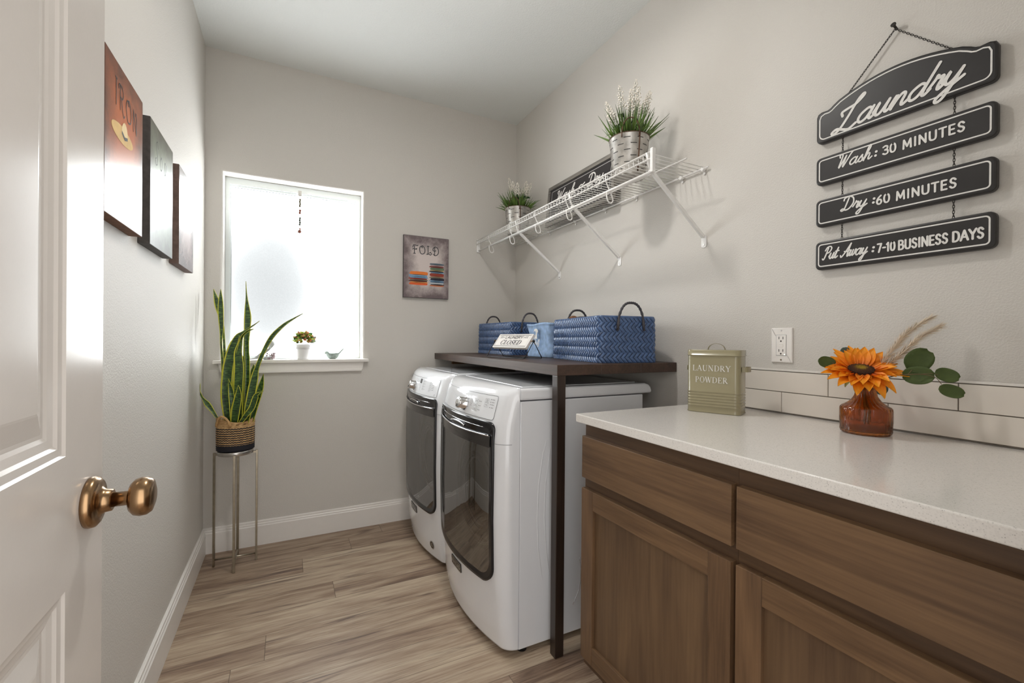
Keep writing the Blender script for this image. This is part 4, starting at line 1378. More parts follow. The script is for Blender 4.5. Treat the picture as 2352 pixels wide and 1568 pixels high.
def strap(mb, pts, wdir, w, t_=.0012):
    wdir = Vector(wdir).normalized()
    rows = []
    pts = [Vector(p) for p in pts]
    for i, p in enumerate(pts):
        d = (pts[min(i + 1, len(pts) - 1)] - pts[max(i - 1, 0)]).normalized()
        nn = d.cross(wdir)
        rows.append([p + wdir * w / 2 + nn * t_ / 2, p - wdir * w / 2 + nn * t_ / 2, p - wdir * w / 2 - nn * t_ / 2, p + wdir * w / 2 - nn * t_ / 2])
    mb.grid(rows, smooth=False, closed_u=True)
    return mb
mc = T0 + E1 * (tw * .50) + E2 * (td / 2) + Vector((0, 0, th + .0082))
mb = MB(); strap(mb, [mc + E1 * (-.031) ] + [mc + E1 * (-.027 * cos(pi * k / 14)) + Vector((0, 0, .021 * sin(pi * k / 14))) for k in range(15)] + [mc + E1 * .031], E2, .012)
link('lid_handle', mb, M_TIN, lid)
sc_ = T0 + E1 * (tw + .0012) + E2 * (td / 2) + Vector((0, 0, .148))
mb = MB(); strap(mb, [sc_ + E2 * (-.030)] + [sc_ + E2 * (-.027 * cos(pi * k / 12)) + E1 * (.020 * sin(pi * k / 12) ** .6) for k in range(13)] + [sc_ + E2 * .030], (0, 0, 1), .016)
link('side_handle', mb, M_TIN, tin)
sc2 = T0 + E1 * (-.0012) + E2 * (td / 2) + Vector((0, 0, .148))
mb = MB(); strap(mb, [sc2 + E2 * (-.030)] + [sc2 + E2 * (-.027 * cos(pi * k / 12)) - E1 * (.006 * sin(pi * k / 12) ** .6) for k in range(13)] + [sc2 + E2 * .030], (0, 0, 1), .016)
link('side_handle', mb, M_TIN, tin)
mb = MB()
mp = lambda a, b: ft(a, b, .0009)
for t_, x0, x1, y in (('LAUNDRY', .020, .140, .140), ('POWDER', .029, .131, .101)):
    serif(mb, mp, t_, x0, y, .0190, .09, bold=.95, sx=fit(SERIF, t_, .0190, .09, x0, x1))
link('lettering', mb, M_WHITEINK, body)

# ------------------------------------------------------------------ wire shelf
SX, SZ, SY0, SY1 = 1.181, 1.863, 1.212, D - .003
ws = thing('wire_shelf', 'white wire wall shelf with three diagonal braces in the far right corner', 'shelf', (XR, 2.05, SZ))
mb = MB(); mb.tube([(XR - .010, 0, 0), (SX + .003, 0, 0), (SX, 0, -.003), (SX, 0, -.028)], .0016, 6)
dw = None
n_w = 64
for k in range(n_w):
    y = SY0 + .020 + (SY1 - .02 - SY0 - .020) * k / (n_w - 1)
    if dw is None:
        mb.v = [v + Vector((0, y, SZ)) for v in mb.v]
        dw = link('deck_wire', mb, M_WIRE, ws)
        y_first = y
    else:
        c = dw.copy(); COL.objects.link(c); c.parent = ws; c.location = (0, y - y_first, 0)
def rail(name, p0, p1, r):
    mb = MB(); mb.cyl(p0, p1, r, 12); return link(name, mb, M_WIRE, ws)
rail('lip_rail', (SX - .0028, SY0, SZ - .001), (SX - .0028, SY1, SZ - .001), .0032)
rail('lip_rail', (SX - .0028, SY0, SZ - .026), (SX - .0028, SY1, SZ - .026), .0032)
rail('back_rail', (XR - .012, SY0 - .002, SZ - .005), (XR - .012, SY1, SZ - .005), .0042)
rail('deck_rail', (1.335, SY0 - .02, SZ - .0045), (1.335, SY1, SZ - .0045), .0028)
rail('hanging_rod', (1.193, SY0 + .004, 1.794), (1.193, SY1, 1.794), .0062)
for y in (2.681, 2.376, 2.07, 1.773, 1.474):
    mb = MB(); mb.tube(smooth_line([(SX - .003, y, 1.866), (SX - .001, y, 1.838), (1.196, y, 1.806), (1.214, y, 1.776), (1.217, y, 1.757), (1.207, y, 1.748), (1.194, y, 1.752), (1.186, y, 1.770), (1.184, y, 1.790)], 5), .0027, 8)
    link('rod_hook', mb, M_WIRE, ws)
for y in (SY0 + .024, 1.741, 2.290):
    mb = MB()
    p, q = Vector((SX + .012, y, 1.806)), Vector((XR - .006, y, 1.588))
    d = q - p
    Mx = Matrix.Translation((p + q) / 2) @ d.to_track_quat('Z', 'Y').to_matrix().to_4x4()
    mb.obox(Mx, .0065, .0065, d.length / 2)
    br = link('brace', mb, M_WIRE, ws, bevel=.002, seg=2)
    mb = MB(); ff = frame((XR - .0004, y, 1.568), (0, -1, 0), (0, 0, 1)); mb.prism(ff, rrect(-.0125, -.022, .0125, .024, [.009, .009, .003, .003], 4), 0, .0028, .001)
    link('brace_foot', mb, M_WIRE, br)
    mb = MB(); mb.cyl(ff(0, -.011, .0028), ff(0, -.011, .0048), .0045, 12); link('foot_screw', mb, M_CHROME, br)
    mb = MB(); mb.tube([(SX - .003, y, SZ + .002), (SX + .004, y, 1.83), (SX + .016, y, 1.80)], .0045, 8); link('brace_saddle', mb, M_WIRE, br)
mb = MB(); mb.box((SX - .010, SY0 - .012, 1.783), (SX + .006, SY0 + .002, SZ + .009)); mb2 = mb
link('end_cap', mb, M_WIRE, ws, bevel=.003)
mb = MB(); mb.box((SX - .004, SY1 - .012, 1.782), (SX + .020, SY1 - .0005, SZ + .009)); link('wall_bracket', mb, M_WIRE, ws, bevel=.003)
for y in (1.235, 1.345, 1.62, 1.85, 2.12, 2.40, 2.70):
    mb = MB(); mb.cyl((XR - .0005, y, SZ - .006), (XR - .018, y, SZ - .006), .0072, 14); mb.cyl((XR - .0005, y + .0, SZ - .021), (XR - .006, y, SZ - .021), .005, 12)
    link('wall_clip', mb, M_WIRE, ws)

# chalkboard sign leaning on the wall, on the shelf
CBH, CBW = .248, .640
cb_o = Vector((1.437, 2.362, SZ + .0036))
tilt = .105
cf0 = frame(cb_o, (0, -1, 0), (sin(tilt), 0, cos(tilt)))
cb = thing('chalkboard_sign', 'framed chalkboard sign lettered Wash and Dry leaning on the wire shelf', 'sign', tuple(cb_o + Vector((0, -CBW / 2, 0))))
M_BARN = wood('weathered_grey_wood', srgb(74, 70, 66), srgb(146, 140, 132), 'Y', 0.75, 1.2, seed=6)
M_BOARD = mat('chalkboard', srgb(44, 40, 40), 0.7, noise=0.15, nscale=12)
mb = MB()
for z_ in (0, CBH - .022):
    mb.prism(cf0, [(0, z_), (CBW, z_), (CBW, z_ + .022), (0, z_ + .022)], 0, .018, .001)
for a_ in (0, CBW - .022):
    mb.prism(cf0, [(a_, .0221), (a_ + .022, .0221), (a_ + .022, CBH - .0221), (a_, CBH - .0221)], 0, .018, .001)
link('sign_frame', mb, M_BARN, cb)
mb = MB(); mb.prism(cf0, [(.020, .020), (CBW - .02, .020), (CBW - .02, CBH - .02), (.02, CBH - .02)], .002, .011)
bd_ = link('board', mb, M_BOARD, cb)
mb = MB(); mp = lambda a, b: cf0(a, b, .0117)
o_ = rrect(.040, .036, CBW - .04, CBH - .036, .006, 3)
for s0 in ((o_[0:1] + o_[1:]),):
    stroke(mb, mp, s0 + s0[:1], .0022, 1, False)
for t_, x0, x1 in (('Wash', .095, .285), ('~', .318, .372), ('Dry', .405, .540)):
    cursive(mb, mp, t_, x0, .135, .030, .0075, .3, 0, fit(CURSIVE, t_, .030, 0, x0, x1))
for r0 in (.104, .086, .066):       # rows of unreadable chalk strokes under the heading
    a = .10
    while a < .53:
        l = rnd.uniform(.006, .016)
        stroke(mb, mp, [(a, r0 + rnd.uniform(-.002, .002)), (a + l, r0 + rnd.uniform(-.001, .006))], .0028, 1)
        a += l + rnd.uniform(.006, .014)
link('chalk_lettering', mb, M_WHITEINK, bd_)

# ------------------------------------------------------------------ galvanised flower buckets
def blade(mb, base, tip, bend, w, n=6, side=None):
    """tapering grass blade from base to tip, bowed by vector bend"""
    base, tip, bend = Vector(base), Vector(tip), Vector(bend)
    d = (tip - base).normalized()
    s = side or d.cross(Vector((rnd.uniform(-1, 1), rnd.uniform(-1, 1), .2))).normalized()
    rows = []
    for k in range(n + 1):
        u = k / n
        c = base.lerp(tip, u) + bend * (4 * u * (1 - u)) * .5 + bend * (u * u) * .0
        ww = w * (1 - .9 * u ** 1.6) * (.7 + .6 * min(1, u * 3) - .3 * u)
        rows.append([c - s * ww / 2, c + d.cross(s) * ww * .18, c + s * ww / 2])
    mb.grid(rows, smooth=True, uv=True)
def bucket_planter(label, loc, rz, seed, hgt):
    """rusty-seamed metal bucket of faux grass with white flower spikes"""
    r = random.Random(seed)
    t = thing('flower_bucket', label, 'plant', loc, rz, group='flower buckets on the wire shelf')
    RB, RT, BH = .067, .083, .165
    mb = MB()
    mb.lathe([(RB - .004, 0), (RB, .001), (RB, .004), (RT, BH - .004), (RT + .002, BH), (RT - .001, BH + .001), (RT - .003, BH - .004), (RT - .006, BH - .02)], None, 48, True, False)
    b = link('bucket', mb, M_GALV, t, world=False)
    mb = MB()
    def wall(a, z, off):
        rr = RB + (RT - RB) * z / BH + off
        return Vector((rr * cos(a), rr * sin(a), z))
    for row in range(6):
        z = .022 + row * .0245
        for k in range(9):
            a0 = 2 * pi * (k + .5 * (row % 2)) / 9
            rows = [[wall(a0 + da, z - .0016, .0007) for da in (-.17, -.085, 0, .085, .17)], [wall(a0 + da, z + .0016, .0007) for da in (-.17, -.085, 0, .085, .17)]]
            mb.grid(rows, smooth=True)
    link('vent_slots', mb, M_SLOT, b, world=False)
    mb = MB(); mb.tube([wall(.30, z, .0008) for z in (.004, .06, .12, .162)], .0028, 8); link('rusty_seam', mb, M_RUST, b, world=False)
    mb = MB(); mb.tube([(RT * 1.013 * cos(a), RT * 1.013 * sin(a), BH) for a in [2 * pi * k / 40 for k in range(40)]], .0017, 8, True); link('bucket_rim', mb, M_RUST, b, world=False)
    for ac in (-.18, pi - .18):
        mb = MB()
        p0, p1 = wall(ac - .42, BH - .016, .004), wall(ac + .42, BH - .016, .004)
        mid = wall(ac, BH, .006)
        e = (p1 - p0) / 2
        mb.tube([p0 + Vector((0, 0, -.004)), p0] + [mid * 1.0 - e * cos(pi * k / 12) * (1 if 1 else 0) + Vector((0, 0, -.004 + .058 * sin(pi * k / 12))) for k in range(13)] + [p1, p1 + Vector((0, 0, -.004))], .0022, 8)
        link('bail_handle', mb, M_RUST, b, world=False)
    mb = MB(); mb.lathe([(RT - .008, BH - .022), (.03, BH - .014), (.002, BH - .012)], None, 32, False, True); link('filler_moss', mb, M_SOIL, t, world=False)
    mb = MB()
    for k in range(150):
        a, q = r.uniform(0, 2 * pi), sqrt(r.random())
        base = Vector((.055 * q * cos(a), .055 * q * sin(a), BH - .016))
        lean = q * r.uniform(.5, 1.4)
        hh = r.uniform(.07, .150) * hgt
        tip = base + Vector((cos(a) * .085 * lean, sin(a) * .085 * lean, hh * (1.15 - .32 * q * lean)))
        tip.z = max(tip.z, BH - .03 + .0)
        blade(mb, base, tip, Vector((-cos(a), -sin(a), .6)) * .012 * r.uniform(-1, 1.4), r.uniform(.006, .0115))
    for k in range(16):
        a = r.uniform(0, 2 * pi)
        base = Vector((.05 * cos(a), .05 * sin(a), BH - .012))
        tip = Vector((.125 * cos(a + .2), .125 * sin(a + .2), BH - r.uniform(-.03, .03)))
        blade(mb, base, tip, (0, 0, .06), .003)
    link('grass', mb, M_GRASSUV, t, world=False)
    mb = MB()
    for k in range(14):
        a, q = r.uniform(0, 2 * pi), r.uniform(.3, 1.1)
        c = Vector((.06 * q * cos(a), .06 * q * sin(a), BH + r.uniform(.0, .09 * hgt)))
        for m in range(4):
            an = r.uniform(0, 2 * pi)
            blade(mb, c, c + Vector((.028 * cos(an), .028 * sin(an), r.uniform(-.008, .016))), (0, 0, .008), .012, 4)
    link('small_leaves', mb, M_GRASS2, t, world=False)
    for k in range(11):
        a, q = 2 * pi * k / 11 * 2.62 + r.uniform(-.3, .3), r.uniform(.25, 1.0)
        base = Vector((.04 * q * cos(a), .04 * q * sin(a), BH - .014))
        lean = Vector((cos(a), sin(a), 0)) * .078 * q
        hh = (.160 + .075 * r.random()) * hgt * (1.12 - .30 * q)
        tip = base + lean + Vector((0, 0, hh))
        st = [base.lerp(tip, u) + lean * (.25 * u * u) for u in (0, .25, .5, .75, 1)]
        mb = MB(); mb.tube(st, [.0014, .0013, .0012, .001, .0006], 6)
        sp = link('flower_spike', mb, M_GRASS2, t, world=False)
        mb = MB()
        ax = (st[4] - st[2]).normalized()
        for m in range(44):
            u = m / 43
            c = st[2].lerp(st[4] + ax * .012, .25 + .75 * u)
            an = m * 2.4
            pr = ax.orthogonal().normalized()
            dr_ = (pr * cos(an) + ax.cross(pr) * sin(an))
            rad = .0165 * (1 - u) ** .6 + .0015
            p = c + dr_ * rad * r.uniform(.6, 1.1)
            mb.ball(p, r.uniform(.0032, .0056) * (1.1 - .5 * u), 6, 4, (1, 1, .75))
        link('blossoms', mb, M_PETALW, sp, world=False)
    return t
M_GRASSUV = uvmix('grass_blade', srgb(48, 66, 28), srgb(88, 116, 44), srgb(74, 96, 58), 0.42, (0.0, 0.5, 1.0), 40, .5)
bucket_planter('larger galvanised bucket of white flowers at the near end of the wire shelf', (1.300, 1.470, SZ + .0022), -2.05, 11, 1.0)
bucket_planter('smaller looking galvanised bucket of white flowers in the shelf corner', (1.345, 2.585, SZ + .0022), -2.15, 23, .92)

# ------------------------------------------------------------------ woven baskets on the plank shelf
M_STRAPB = mat('blue_woven_strap', srgb(68, 94, 136), 0.26, spec=0.7, noise=0.22, nscale=45)
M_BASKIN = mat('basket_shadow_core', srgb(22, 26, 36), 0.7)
M_ROPE = mat('dark_braided_handle', srgb(62, 60, 66), 0.55, noise=0.2, nscale=120)
TZ = 1.0803
def woven_basket(label, N, yaw, ln, wd_, h):
    e1, e2 = Vector((sin(yaw), cos(yaw), 0)), Vector((cos(yaw), -sin(yaw), 0))
    N = Vector((N[0], N[1], TZ + .0006))
    ctr = N + e1 * ln / 2 + e2 * wd_ / 2
    t = thing('woven_basket', label, 'basket', tuple(ctr), 0, group='blue woven storage baskets')
    per = dense(rrect(0, 0, wd_, ln, .022, 5), .004)
    cum = [0]
    for i in range(len(per)):
        cum.append(cum[-1] + (per[(i + 1) % len(per)] - per[i]).length)
    L = cum[-1]
    def at(s, z, off):
        s = s % L
        i = 0
        lo_, hi_ = 0, len(per) - 1
        while lo_ < hi_:
            m = (lo_ + hi_ + 1) // 2
            if cum[m] <= s: lo_ = m
            else: hi_ = m - 1
        a, b = per[lo_], per[(lo_ + 1) % len(per)]
        d = (b - a)
        q = a + d * ((s - cum[lo_]) / max(1e-9, d.length))
        nn = Vector((d.y, -d.x)).normalized()
        k = 1 + .03 * (1 - z / h) * 0
        c2 = Vector((wd_ / 2, ln / 2))
        q = c2 + (q - c2) * (1.0 + .025 * max(0, .25 - z / h) / .25 + .012 * sin(pi * z / h))
        q = q + nn * off
        return N + e2 * q.x + e1 * q.y + Vector((0, 0, z))
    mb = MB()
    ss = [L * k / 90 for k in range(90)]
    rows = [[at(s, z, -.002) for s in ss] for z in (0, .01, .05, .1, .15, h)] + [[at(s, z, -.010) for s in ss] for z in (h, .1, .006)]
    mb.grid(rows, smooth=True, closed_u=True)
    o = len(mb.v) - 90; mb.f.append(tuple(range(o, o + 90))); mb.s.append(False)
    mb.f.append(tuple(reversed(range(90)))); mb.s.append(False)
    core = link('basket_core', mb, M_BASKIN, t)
    # herringbone of slanted straps, alternating row by row
    mb = MB()
    nrow = 9
    hr = h / nrow
    nk = int(L / .0195)
    ds = L / nk
    for j in range(nrow):
        sh = (.95 if j % 2 else -.95) * ds
        for k in range(nk):
            s0 = k * ds + (j // 2) * ds * .5
            g = []
            for iv in range(4):
                v = iv / 3
                row = []
                for iu in range(4):
                    u = iu / 3
                    bul = .0046 * (1 - (2 * u - 1) ** 2) * (1 - .6 * (2 * v - 1) ** 2) - .0012 + .0012 * v
                    row.append(at(s0 + (.06 + .88 * u) * ds + sh * (v - .5), min(h, max(.0004, (j + (-.02 + 1.04 * v)) * hr)), bul))
                g.append(row)
            mb.grid(g, smooth=True)
    link('woven_straps', mb, M_STRAPB, t)
    mb = MB(); mb.tube([at(s, h + .0005, -.004) for s in ss], .0058, 8, True); link('basket_rim', mb, M_STRAPB, t)
    for far in (0, 1):
        mb = MB()
        y_ = -.010 if not far else ln + .010
        cx_ = wd_ * .52
        pts = []
        for k in range(25):
            u = k / 24
            a_ = (u - .5) * 2
            z = h - .055 + .114 * sqrt(max(0, 1 - abs(a_) ** 2.6))
            pts.append(N + e2 * (cx_ + .062 * a_) + e1 * y_ + Vector((0, 0, z)))
        pts = [Vector(p) for p in smooth_line(pts, 2)]
        mb.tube(pts, [.0052 + .0010 * sin(i * 1.9) for i in range(len(pts))], 8)
        link('rope_handle', mb, M_ROPE, t)
    return t, N, e1, e2
bk, BN, be1, be2 = woven_basket('blue woven basket of jars at the near end of the plank shelf', (1.115, 1.426), .16, .47, .268, .186)
woven_basket('blue woven basket in the far corner behind the closed sign', (1.180, 2.332), -.06, .45, .235, .192)
# jars standing in the near basket
tgj = NT('jar_glass'); tgj.b.inputs['Transmission Weight'].default_value = .85; tgj.b.inputs['Roughness'].default_value = .06; tgj.b.inputs['Base Color'].default_value = (.93, .95, .96, 1)
M_LIDW = mat('bamboo_lid', srgb(176, 138, 98), 0.5, noise=0.12, nscale=40)
for i, (a_, b_, lab) in enumerate(((.080, .285, 'glass jar with a pale wooden lid in the near basket, leftmost of three'), (.140, .215, 'glass jar with a pale wooden lid in the near basket, middle of three'), (.190, .145, 'glass jar with a pale wooden lid in the near basket, beside its handle'))):
    p = BN + be2 * a_ + be1 * b_ + Vector((0, 0, .0075))
    j = thing('glass_jar', lab, 'jar', tuple(p), 0, 'jars in the near basket')
    hj = .192 - .003 * i
    mb = MB(); mb.lathe([(.034, 0), (.036, .003), (.036, hj - .03), (.034, hj - .018), (.034, hj - .016)], Matrix.Translation(p), 32)
    link('jar_body', mb, tgj.m, j)
    mb = MB(); mb.lathe([(.0335, hj - .0158), (.0375, hj - .0155), (.038, hj - .012), (.038, hj - .002), (.037, hj)], Matrix.Translation(p), 32)
    link('jar_lid', mb, M_LIDW, j)
    mb = MB(); mb.tube([p + Vector((.0382 * cos(a), .0382 * sin(a), hj - .0005)) for a in [2 * pi * k / 32 for k in range(32)]], .0018, 6, True)
    link('lid_rim', mb, M_CHARCOAL, j)
# brown brush head poking out at the back of the near basket
p = BN + be2 * .07 + be1 * .385 + Vector((0, 0, .0075))
bb = thing('scrub_brush', 'brown brush head showing above the rim of the near basket', 'brush', tuple(p))
mb = MB(); mb.lathe([(.010, 0), (.010, .15), (.016, .17)], Matrix.Translation(p), 16); link('brush_handle', mb, M_LIDW, bb)
mb = MB(); mb.ball(p + Vector((0, 0, .185)), .024, 20, 12, (1, 1, .75)); link('brush_bristles', mb, mat('brown_bristles', srgb(110, 74, 48), .9, noise=.3, nscale=200, bump=.6, bscale=300), bb)

# ------------------------------------------------------------------ denim bag
M_DENIM = mat('light_denim', srgb(146, 172, 206), 0.85, noise=0.22, nscale=38, bump=0.25, bscale=700, bdist=.0006)
bg = thing('denim_bag', 'light blue denim storage bag with a white dog print between the baskets', 'bag', (1.305, 2.055, TZ))
rows = []
bx0, by0, bw, bd2, bh = 1.200, 1.931, .25, .19, .180
for k, (z, e_) in enumerate(((0, 0), (.004, .003), (.03, .002), (.07, -.006), (.10, -.008), (.13, -.002), (.16, .003), (bh - .012, .004), (bh - .01, .0055), (bh, .0055), (bh, .0), (bh - .02, -.004), (.06, -.012), (.012, -.012))):
    o = dense(rrect(0 - e_, 0 - e_, bd2 + e_, bw + e_, .022, 5), .016)
    rows.append([Vector((bx0 + q.x + .0025 * sin(q.y * 47 + z * 30) * (1 if q.x < .01 else .3) * (z > .01), by0 + q.y, TZ + .0006 + z + (.004 * sin(q.y * 25) if z > bh - .015 else 0))) for q in o])
m_ = min(len(r) for r in rows)
rows = [[r[int(i * len(r) / m_)] for i in range(m_)] for r in rows]
mb = MB(); mb.grid(rows, smooth=True, closed_u=True)
mb.f.append(tuple(reversed(range(m_)))); mb.s.append(False)
mb.f.append(tuple(range(len(mb.v) - m_, len(mb.v)))); mb.s.append(False)
bag = link('bag_body', mb, M_DENIM, bg)
fb = frame((bx0 - .0052, by0 + bw, TZ), (0, -1, 0), (0, 0, 1))
mpb = lambda a, b: fb(a, b, .0035)
mb = MB()
mb.flat(fb, [(.096, .098), (.128, .098), (.126, .108), (.125, .122), (.128, .131), (.132, .136), (.136, .128), (.137, .138), (.132, .147), (.122, .152), (.112, .151), (.104, .153), (.096, .147), (.091, .138), (.094, .135), (.099, .139), (.104, .141), (.112, .136), (.114, .126), (.107, .112), (.1045, .105), (.097, .102)], .0036)
link('dog_print', mb, M_WHITEINK, bag)
mb = MB()
cursive(mb, mpb, 'a', .062, .070, .0125, .0026, .25, 0, .9); cursive(mb, mpb, 'Stuff', .092, .068, .0125, .0028, .25, 0, 1.25)
link('lettering', mb, M_WHITEINK, bag)
mb = MB()
strap(mb, [(1.31 + .05 * cos(pi * k / 10), by0 + .006, TZ + bh - .004 + .016 * sin(pi * k / 10)) for k in range(11)], (0, 1, 0), .010, .003)
link('bag_strap', mb, M_CHARCOAL, bg)
mb = MB()
g = []
for i in range(10):
    g.append([Vector((bx0 + .012 + .165 * i / 9, by0 + .012 + .225 * j / 9, TZ + bh - .006 + .009 * sin(i * 1.7 + j) * sin(j * 1.3) + .004 * cos(i * j * .4))) for j in range(10)])
mb.grid(g, smooth=True)
tag(link('folded_cloth', mb, mat('grey_cloth', srgb(190, 186, 182), .9, noise=.2, nscale=60), at=(1.295, 2.055, TZ + bh)), 'crumpled pale grey cloth filling the top of the denim bag', 'cloth')

# ------------------------------------------------------------------ tilting CLOSED sign
q1, q2 = Vector((-.19, .982, 0)), Vector((.982, .19, 0))
FR = Vector((.995, 1.832, TZ + .0032))
SL, SD_ = .315, .112
ts = thing('closed_sign', 'small white tilting sign reading LAUNDRY CLOSED on a black wire stand', 'sign', tuple(FR + q1 * SL / 2 + q2 * SD_ / 2))
up = Vector((0, 0, 1))
pvR, pvL = FR + q2 * SD_ / 2 + up * .082, FR + q1 * SL + q2 * SD_ / 2 + up * .082
mb = MB()
loop = [pvR, FR + q2 * .004 + up * .004, FR + q1 * .006, FR + q1 * (SL - .006), FR + q1 * SL + q2 * .004 + up * .004, pvL, FR + q1 * SL + q2 * (SD_ - .004) + up * .004, FR + q1 * (SL - .006) + q2 * SD_, FR + q1 * .006 + q2 * SD_, FR + q2 * (SD_ - .004) + up * .004]
mb.tube(loop, .0024, 8, True)
link('wire_stand', mb, M_BLACKM, ts)
for p in (pvR, pvL):
    mb = MB(); mb.ball(p, .0072, 14, 8); link('pivot_ball', mb, M_BLACKM, ts)
tl_ = radians(38)
bu = (up * cos(tl_) + q2 * sin(tl_)).normalized()
bl = SL - .040
bo = pvL - q1 * .020 - bu * .046
fcs = frame(bo, -q1, bu)
mb = MB(); mb.prism(fcs, rrect(0, 0, bl, .086, .003, 2), -.007, .007, .0015); sgn_ = link('sign_board', mb, M_PLASTIC, ts)
mb = MB(); mb.cyl(pvR, pvR + q1 * .021, .0032, 10); mb.cyl(pvL, pvL - q1 * .021, .0032, 10); link('pivot_pin', mb, M_BRASS, ts)
mb = MB(); mpc = lambda a, b: fcs(a, b, .0076)
for i_, w_ in ((.007, .0018), (.0115, .0012)):
    q = [(i_ + .0, i_), (bl - i_, i_), (bl - i_, .086 - i_), (i_, .086 - i_), (i_, i_)]
    stroke(mb, mpc, q, w_, 1, False)
sans(mb, mpc, 'LAUNDRY', .068, .0565, .0145, .0030, .24, .12, fit(SANS, 'LAUNDRY', .0145, .24, .068, bl - .068))
serif(mb, mpc, 'CLOSED', .050, .0185, .0270, .06, .2, 1.5, fit(SERIF, 'CLOSED', .0270, .06, .050, bl - .060))
for s_ in (-1, 1):
    for k in range(2):
        c = bl / 2 + s_ * (.098 + .010 * k)
        for dz in (-.003, .004):
            stroke(mb, mpc, [(c - s_ * .003, .0635 + dz * .4), (c + s_ * .002, .0635 + dz * 1.6)], .0026, 1)
    stroke(mb, mpc, [(bl / 2 + s_ * .078, .0635), (bl / 2 + s_ * .090, .0635)], .0022, 1)
link('lettering', mb, M_INK, sgn_)

# ------------------------------------------------------------------ plant stand and snake plant
PX, PY, PZ = -.236, 2.682, .5945
st_ = thing('plant_stand', 'slim brushed metal plant stand with four legs in the left corner', 'stand', (PX, PY, 0))
M_STAND = mat('aged_brass_steel', (0.36, 0.32, 0.25, 1), 0.30, 1.0, noise=0.12, nscale=30)
mb = MB(); mb.lathe([(.079, -.020), (.080, -.019), (.080, -.001), (.079, 0), (.075, 0), (.0745, -.003)], Matrix.Translation((PX, PY, PZ)), 56, False, False)
mb.lathe([(.0745, -.004), (.0745, -.0032)], Matrix.Translation((PX, PY, PZ)), 56)
link('tray', mb, M_STEEL, st_)
for k, a in enumerate((170, 272, 5, 88)):
    a = radians(a)
    d = Vector((cos(a), sin(a), 0)); q = Vector((-sin(a), cos(a), 0))
    mb = MB()
    c = Vector((PX, PY, 0)) + d * .0955
    mb.obox(Matrix.Translation(c + Vector((0, 0, .292))) @ Matrix.Rotation(a, 4, 'Z'), .0050, .0058, .2912)
    lg = link('leg', mb, M_STAND, st_, bevel=.001, seg=1)
    mb = MB(); mb.obox(Matrix.Translation(Vector((PX, PY, .573)) + d * .0855) @ Matrix.Rotation(a, 4, 'Z'), .007, .0058, .005)
    link('leg_joint', mb, M_STAND, lg)
for a in (5, 88):
    a_ = radians(a); d = Vector((cos(a_), sin(a_), 0)); d2 = Vector((cos(radians(a + 180 - (15 if a == 5 else -4))), sin(radians(a + 180 - (15 if a == 5 else -4))), 0))
    mb = MB(); mb.tube([Vector((PX, PY, .036)) + d * .094, Vector((PX, PY, .036)) + d2 * .094], .0042, 6); link('cross_bar', mb, M_STAND, st_)

def basket_mat():
    """natural seagrass with dark stripes and a dark foot, by height"""
    t = NT('striped_seagrass')
    tc = t.new('ShaderNodeTexCoord'); sp = t.new('ShaderNodeSeparateXYZ')
    t.link(tc.outputs['Object'], sp.inputs[0])
    z = sp.outputs[2]
    ang = t.math('ARCTAN2', sp.outputs[1], sp.outputs[0])
    wob = t.math('MULTIPLY', t.math('SINE', t.math('MULTIPLY', ang, 34.0)), 0.0011)
    zz = t.math('ADD', z, wob)
    row = t.math('DIVIDE', zz, 0.0112)
    fr_ = t.math('FRACT', row)
    dark = t.math('LESS_THAN', fr_, 0.5)
    instr = t.math('MULTIPLY', t.math('GREATER_THAN', zz, 0.030), t.math('LESS_THAN', zz, 0.119))
    foot = t.math('LESS_THAN', zz, 0.0315)
    m = t.math('MAXIMUM', t.math('MULTIPLY', dark, instr), foot)
    n = t.noise(t.coord('Object', (60, 60, 200)), 1.0, 3)
    nat = t.ramp(n, [(0.3, srgb(150, 112, 68)), (0.7, srgb(206, 172, 122))])
    t.base(t.mix(m, nat, srgb(24, 24, 32)))
    t.b.inputs['Roughness'].default_value = 0.8
    return t.m
M_SEA = basket_mat()
M_ROPEN = mat('natural_rope', srgb(190, 152, 102), 0.8, noise=0.25, nscale=150, bump=.5, bscale=300)
BZ = PZ + .0008
sp_ = thing('snake_plant', 'tall variegated snake plant in a striped seagrass basket on the metal stand', 'plant', (PX, PY, BZ))
mb = MB()
nb = 80
def bring(r, z, wv=0.0, ph=0):
    return [Vector((PX + (r + wv * cos(17 * a + ph)) * cos(a) * 1.06, PY + (r + wv * cos(17 * a + ph)) * sin(a) * .86, BZ + z + (.012 * cos(2 * a - .6) * (z > .14)))) for a in [2 * pi * k / nb for k in range(nb)]]
rows = [bring(.075, 0), bring(.078, .002)]
for k in range(28):
    z = .004 + k * .0056
    rows.append(bring(.0795 + .001 * sin(k * pi / 27), z, .0016, pi * (k % 2)))
rows += [bring(.0785, .160), bring(.075, .158), bring(.073, .12), bring(.072, .10)]
mb.grid(rows, smooth=True, closed_u=True)
mb.f.append(tuple(reversed(range(nb)))); mb.s.append(False)
bs_ = link('seagrass_basket', mb, M_SEA, sp_)
mb = MB(); o = mb.add(bring(.0735, .132), []); mb.f.append(tuple(range(nb))); mb.s.append(False); link('potting_soil', mb, M_SOIL, sp_)
for a0 in (232, 52):
    a_ = radians(a0)
    mb = MB()
    pts = []
    for k in range(17):
        u = k / 16
        b_ = a_ + (u - .5) * .95
        zz = .128 + .052 * sin(pi * u) ** .6
        pts.append((PX + .0830 * 1.06 * cos(b_), PY + .0830 * .86 * sin(b_), BZ + zz))
    mb.tube(pts, [.0060 + .0006 * sin(i * 2.2) for i in range(17)], 8)
    link('rope_handle', mb, M_ROPEN, bs_)
